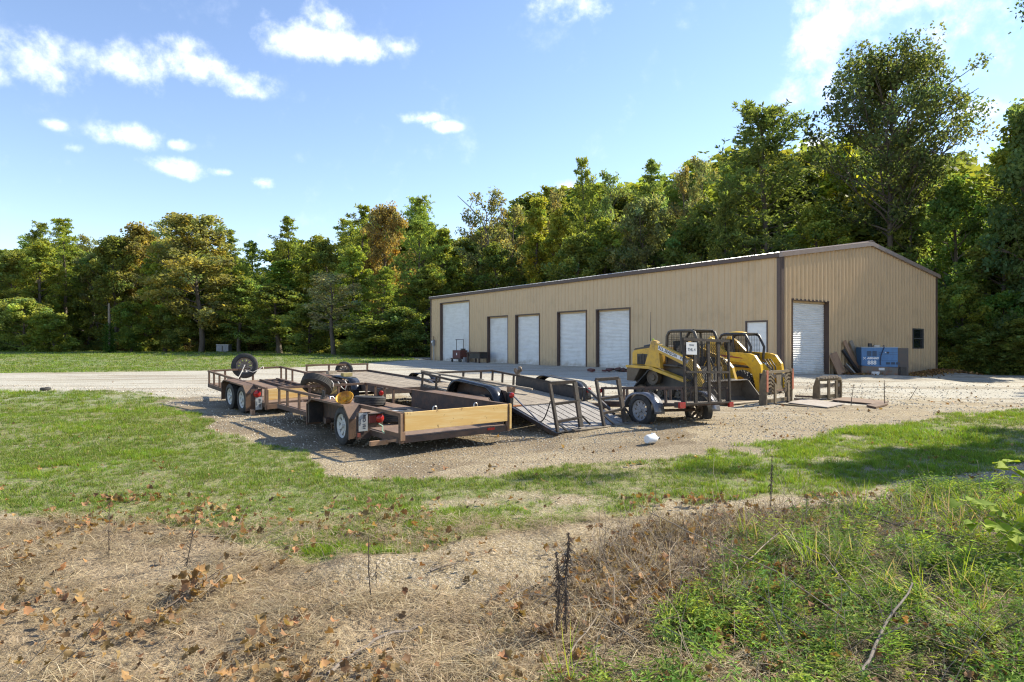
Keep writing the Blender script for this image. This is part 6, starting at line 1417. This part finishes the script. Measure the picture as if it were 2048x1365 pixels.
# creeping patches of low leaves on the bare strip
# fallen leaves
def litter_leaf(rr, s=.055, dark=False):
    n = 13; V = [(0,0,.008)]; ca = rr.uniform(.3, .9)
    for i in range(n):
        a_ = 2*math.pi*i/n; q = s*(1. if i % 2 == 0 else rr.uniform(.62, .85))*rr.uniform(.8, 1.15); x_, y_ = q*math.cos(a_), q*math.sin(a_)*.85; V.append((x_, y_, .01+ca*(x_*x_)/s*.9+rr.uniform(-.004, .010)))
    F = [(0, 1+i, 1+(i+1)%n) for i in range(n)]; c = np.array([(.34,.225,.10), (.43,.31,.165), (.22,.14,.068), (.50,.39,.245), (.30,.17,.075)][rr.randint(5)])*rr.uniform(.95, 1.4)
    return mesh_np('fallen_leaf', V, F, np.repeat(c[None], n+1, 0)*np.linspace(.85, 1.1, n+1)[:, None], V_LITTER)
lit_p = [litter_leaf(rg) for i in range(9)]
def lm_(x, y):
    g, lw, w, br, bare, st = masks(x, y); c = fbm(x, y, 1.0, 111); c2 = fbm(x, y, 3., 113)
    fg_ = (y < 7.2); return np.where(fg_, np.clip((c-.36)*4.2, .08, 1)*np.clip((c2-.3)*3, .1, 1)*(1-.6*bare)+.45*br, np.clip((c-.52)*3, .012, .5))
x, y, z, k = gather([(2., 4.5, 330, .9), (4.5, 7.2, 190, .95), (7.2, 14, 20, .95)], lm_, 1)
put('leaf_litter', (x, y, z+.02+.07*r.rand(len(x))*(y < 7)), k, lit_p, 'brown fallen leaves strewn over the ground', .6, 0, .22, .78)
x, y, z, k = gather([(14, 26, 5, .9)], lambda x, y: np.where((x > 1) & (y < 24), np.clip((fbm(x, y, .8, 117)-.5)*4, 0.02, .8), .02), 1)
put('leaf_litter_yard', (x, y, z+.01), k*.8, lit_p, 'brown fallen leaves blown across the gravel yard', .5)
# leaf drift against the gable wall and by the generator
n = 2600; s_ = r.uniform(4, WID+2.5, n); o_ = np.abs(r.normal(0, .55, n))+.05; P = np.array([N0.x, N0.y])+np.outer(s_, AXG.xy)+np.outer(o_, NG.xy); zz = terrain(P[:,0], P[:,1])
put('leaf_drift', (P[:,0], P[:,1], zz+.02+.14*np.exp(-((s_-14)/2.2)**2)*r.rand(n)), np.ones(n)*1.1, lit_p, 'drift of dead leaves along the foot of the gable wall', .6)
# clods of bark and twigs on the yard, gravel stones near the trailers
def stone(rr, s=.02):
    mb = MB(); bm = bmesh.new(); bmesh.ops.create_icosphere(bm, subdivisions=1, radius=s)
    for v in bm.verts: v.co *= rr.uniform(.7, 1.2); v.co.z *= .6
    me = bpy.data.meshes.new('stone'); bm.to_mesh(me); bm.free(); c = rr.uniform(.34, .62)
    a_ = me.attributes.new('col', 'FLOAT_COLOR', 'POINT'); c4 = np.tile([c, c*.88, c*.70, 1], (len(me.vertices), 1)).astype(np.float32); a_.data.foreach_set('color', c4.ravel()); me.materials.append(V_STONE); return me
V_STONE = veg_mat('limestone_chip', 0., .9, .7, 1.2, hue=.0)
st_p = [stone(rg) for i in range(6)]
def gs_(x, y):
    g, lw, w, br, bare, st = masks(x, y); return np.where(y < 7.6, .05*bare, (1-np.clip(g*1.5, 0, 1))*(1-lw)*np.clip((fbm(x, y, .6, 121)-.28)*2.2, .1, 1))
x, y, z, k = gather([(4.5, 7.6, 160, .35), (7.6, 11, 240, .5), (11, 16, 130, .75), (16, 24, 40, 1.2)], gs_, 1)
put('gravel_stones', (x, y, z), k, st_p, 'loose limestone gravel', .4, .004, .4, 1.3)
# twigs and straw bits over the worn earth
tw_p = [blades(5, .10, .10, .004, 1.45, SC+BC[:2], rg, 2, .1, V_STRAW, 'straw_bits', True) for i in range(3)]
x, y, z, k = gather([(5, 8, 60, .6), (8, 14, 34, .9), (14, 20, 10, 1.2)], lambda x, y: (1-masks(x, y)[1])*np.clip((fbm(x, y, .9, 131)-.35)*3, 0, 1), 1)
put('straw_bits', (x, y, z), k, tw_p, 'scattered bits of straw and twig on the worn earth', .2)

# ---------------------------------------------------------------- stalks, sticks, sapling: things one can point at
def stalk(px, py, H, label, heads=1, m=M_DEAD, lean=(.03,0), r0=.005, tufts=60, tl=.05, gap=.0):
    p = Vector(G(px, py)); o = empty('dead_weed_stalk', p, label=label, cat='dead plant', group='dead weed stalks'); rr = np.random.RandomState(int(px)); mb = MB(); tu = MB()
    q = curve_pts((0,0,-.03), (lean[0],lean[1],1), H, rr, .05, 0, 6); mb.tube(q, r0, 6, r0*.4); mb.build('stem', m, o)
    for k in range(tufts):
        f_ = gap+(1-gap)*rr.rand()**.85; i = min(5, int(f_*6)); b_ = q[i].lerp(q[i+1], f_*6-i); a_ = rr.rand()*6.28; g_ = (f_-gap)/(1-gap); w_ = max(.25, math.sin(3.14*min(1, g_*.85+.12)))*rr.uniform(.45, 1.3)
        e = Vector((math.cos(a_)*rr.uniform(.2, .7), math.sin(a_)*rr.uniform(.2, .7), rr.uniform(-1.0, .45))).normalized()*tl*w_
        tu.tube([b_, b_+e*.5+Vector((0,0,.006)), b_+e+Vector((rr.normal()*.006, rr.normal()*.006, -.014*w_))], .0034*rr.uniform(.6, 1.5), 4, .0012)
    if tufts: tu.build('seed_heads', m, o, kind='stuff')
    return o
stalk(1112, 1275, .52, 'shorter dark shaggy dead stalk, left of the pair in the foreground', tufts=150, tl=.055, r0=.009, gap=.2)
stalk(1128, 1285, .66, 'taller dark shaggy dead stalk, right of the pair in the foreground', tufts=190, tl=.062, r0=.010, lean=(.06,0), gap=.2)
stalk(743, 1203, .46, 'thin upright dead stalk standing alone on the bare strip', tufts=16, tl=.04, lean=(-.02,0))
stalk(753, 1180, .30, 'thinner faint dead stalk just right of the lone upright one', tufts=10, tl=.03, r0=.003)
stalk(1541, 1030, .62, 'tall dark seed-headed stalk standing on the right grass', tufts=90, tl=.035, r0=.006, lean=(.03,0), gap=.25)
stalk(1702, 812, .62, 'dead stalk standing behind the rusty sheet on the yard', tufts=26, tl=.10, r0=.012)
stalk(1770, 812, .72, 'dead forked stalk at the right end of the rusty sheet', tufts=26, tl=.10, r0=.013, lean=(-.04,0))
stalk(1818, 800, .50, 'low bent dead stalk right of the forked one on the yard', tufts=10, tl=.12, r0=.010, lean=(.5,0))
stalk(218, 1112, .45, 'wiry dark dead stalk in the left foreground', tufts=26, tl=.07, lean=(.05,0), r0=.004)
stalk(372, 1130, .50, 'wiry dead stalk left of the clump of orange leaves', tufts=30, tl=.09, lean=(.22,0), r0=.004)
# the clump of orange leaves in the straw
lc = Vector(G(398, 1200)); o = empty('leaf_clump', lc, label='upright clump of orange-brown dead leaves caught in the straw, left foreground', cat='leaves')
for k in range(26):
    l_ = link('dead_leaf', lit_p[[0,2,4][k % 3]], o); l_.location = (rg.normal()*.06, rg.normal()*.07, 0.03+.007*k); l_.rotation_euler = (rg.uniform(.4, 1.6), rg.normal()*.6, rg.rand()*6); l_.scale = (.66,)*3
def stick(pts, r0, r1, label, m=M_TWIG, lift=.03, twigs=0, hs=None):
    P = []
    for i, p in enumerate(pts):
        q = Vector(G(*p)); q.z += lift+(hs[i] if hs else 0)+float(bumps(np.array([q.x]), np.array([q.y]))[0]); P.append(q)
    c = P[0].copy(); rr = np.random.RandomState(int(pts[0][0])); fine_ = []
    for a_, b_ in zip(P, P[1:]):
        for j in range(4): fine_.append(a_.lerp(b_, j/4)-c+Vector((rr.normal(), rr.normal(), rr.normal()))*r0*.5)
    fine_.append(P[-1]-c); mb = MB(); mb.tube(fine_, r0, 7, r1)
    for k in range(twigs): i = rr.randint(2, len(fine_)-1); mb.tube(curve_pts(fine_[i], (rr.normal(), rr.normal(), .5+rr.rand()), .10+.15*rr.rand(), rr, .2, 0, 3), r1*.8, 5, r1*.3)
    o = mb.build('fallen_stick', m, smooth=60); o.location = c; return tag(o, label, 'stick', 'sticks lying in the foreground')
stick([(655,1364),(700,1330),(770,1290),(850,1262)], .011, .007, 'long pale stick lying diagonally at the bottom, left of centre', M_BARKL, .05)
stick([(1705,1230),(1790,1250),(1890,1275),(2040,1330)], .016, .008, 'long dark branch lying across the weeds in the right foreground', M_DEAD, .06, 5)
stick([(1725,1364),(1770,1300),(1825,1245)], .010, .005, 'grey forked stick sticking up toward the bottom right', M_BARKL, .08, 3, [0,.06,.16])
stick([(1700,1035),(1790,1075),(1900,1100),(2040,1130)], .008, .004, 'thin dark branch lying under the heart-leaved sapling', M_DEAD, .10, 4)
stick([(1030,1200),(1075,1180),(1125,1185)], .010, .007, 'short dark stick lying left of the pair of shaggy stalks', M_DEAD, .02)
stick([(1490,1160),(1560,1120),(1650,1175),(1720,1240)], .005, .003, 'thin pale dry stem arching over the weeds, right of centre', M_TWIG, .12, 2, [.0,.10,.08,0])
stick([(1300,1060),(1400,1110),(1560,1200),(1690,1300)], .005, .003, 'long thin pale stem lying across the brown thicket', M_TWIG, .16, 3)
stick([(1140,1340),(1200,1290),(1290,1330)], .005, .003, 'curved pale dry stem at the bottom centre', M_TWIG, .10, 2, [0,.08,0])
stick([(860,1150),(915,1135)], .008, .005, 'small pale stick on the bare earth strip', M_BARKL, .01)
stick([(745,1175),(800,1165)], .006, .004, 'small brown twig on the bare strip beside the lone stalk', M_TWIG, .01)
stick([(330,1240),(400,1190),(470,1150)], .005, .003, 'thin dark twig lying past the clump of orange leaves', M_DEAD, .08, 2)
# wild thin stems over the thicket, uncountable
wt_p = []
for i in range(5):
    mb = MB(); rr = np.random.RandomState(200+i); 
    for j in range(3): q = curve_pts((rr.normal()*.05, rr.normal()*.05, 0), (rr.normal(), rr.normal(), .7), .55*rr.uniform(.6, 1.2), rr, .22, -.05, 6); mb.tube(q, .0028, 3, .0012)
    me = mb.mesh('wiry_stem'); me.materials.append(M_TWIG); wt_p.append(me)
x, y, z, k = gather([(2.2, 6.6, 22, 1.)], lambda x, y: np.clip(masks(x, y)[3]+masks(x, y)[2]*.7+.12*(fbm(x, y, .8, 141) > .5), 0, 1)*(x > -2.5), 1)
put('wiry_stems', (x, y, z), k, wt_p, 'thin bent dry stems arching over the foreground weeds', .3, 0, .6, 1.2)
# heart-leaved sapling reaching in from the right edge
sp0 = Vector(G(2075, 1150)); sap = empty('sapling', sp0, label='bright green heart-leaved sapling reaching in from the right edge', cat='plant'); rr = np.random.RandomState(12); stm = MB()
V = []; F = []; Cc = []
def heart(c, d, nrm, s, col):
    d = d.normalized(); nrm = (nrm-d*nrm.dot(d)).normalized(); t_ = d.cross(nrm); k = len(V)
    out = [(0,0),(-.12,.22),(-.05,.45),(.18,.52),(.48,.40),(.78,.18),(1.05,0),(.78,-.18),(.48,-.40),(.18,-.52),(-.05,-.45),(-.12,-.22)]
    V.append(c+d*.4*s); 
    for a_, b_ in out: V.append(c+d*a_*s+t_*b_*s+nrm*(abs(b_)*.35-a_*a_*.12)*s)
    for i in range(12): F.append((k, k+1+i, k+1+(i+1)%12))
    Cc.extend([np.array(col)*1.1]+[np.array(col)]*12)
def px_at(px, py, d): return AT(px, py, d)-sp0
brs = [[px_at(2075,1140,4.9), px_at(2040,1060,4.9), px_at(1975,1030,4.85), px_at(1920,1005,4.8)], [px_at(2075,1140,4.9), px_at(2060,1010,5.0), px_at(2040,950,5.1), px_at(2005,930,5.1)], [px_at(2075,1140,4.9), px_at(2050,1095,4.7), px_at(2000,1065,4.65), px_at(1950,1050,4.6)], [px_at(2075,1140,4.9), px_at(2090,1000,4.9), px_at(2120,930,4.9)]]
for b_ in brs:
    stm.tube(b_, .006, 6, .002)
    for i in range(len(b_)-1):
        for j in range(11):
            p = b_[i].lerp(b_[i+1], rr.rand()) if i else b_[0].lerp(b_[1], .4+.6*rr.rand()); a_ = rr.rand()*6.28; d = Vector((math.cos(a_), math.sin(a_)*.6, -.35+rr.rand()*.5)); q = p+d*.05+Vector((0,0,.02)); stm.tube([p, q], .0015, 4)
            heart(q, d, Vector((rr.normal()*.35, rr.normal()*.35-.45, 1)), .10*rr.uniform(.55, 1.15), np.array([(.27,.42,.045), (.33,.48,.05), (.20,.34,.04)][rr.randint(3)]))
stm.build('stem', M_TWIG, sap); link('leaves', mesh_np('leaves', V, F, np.array(Cc), V_WEED), sap)
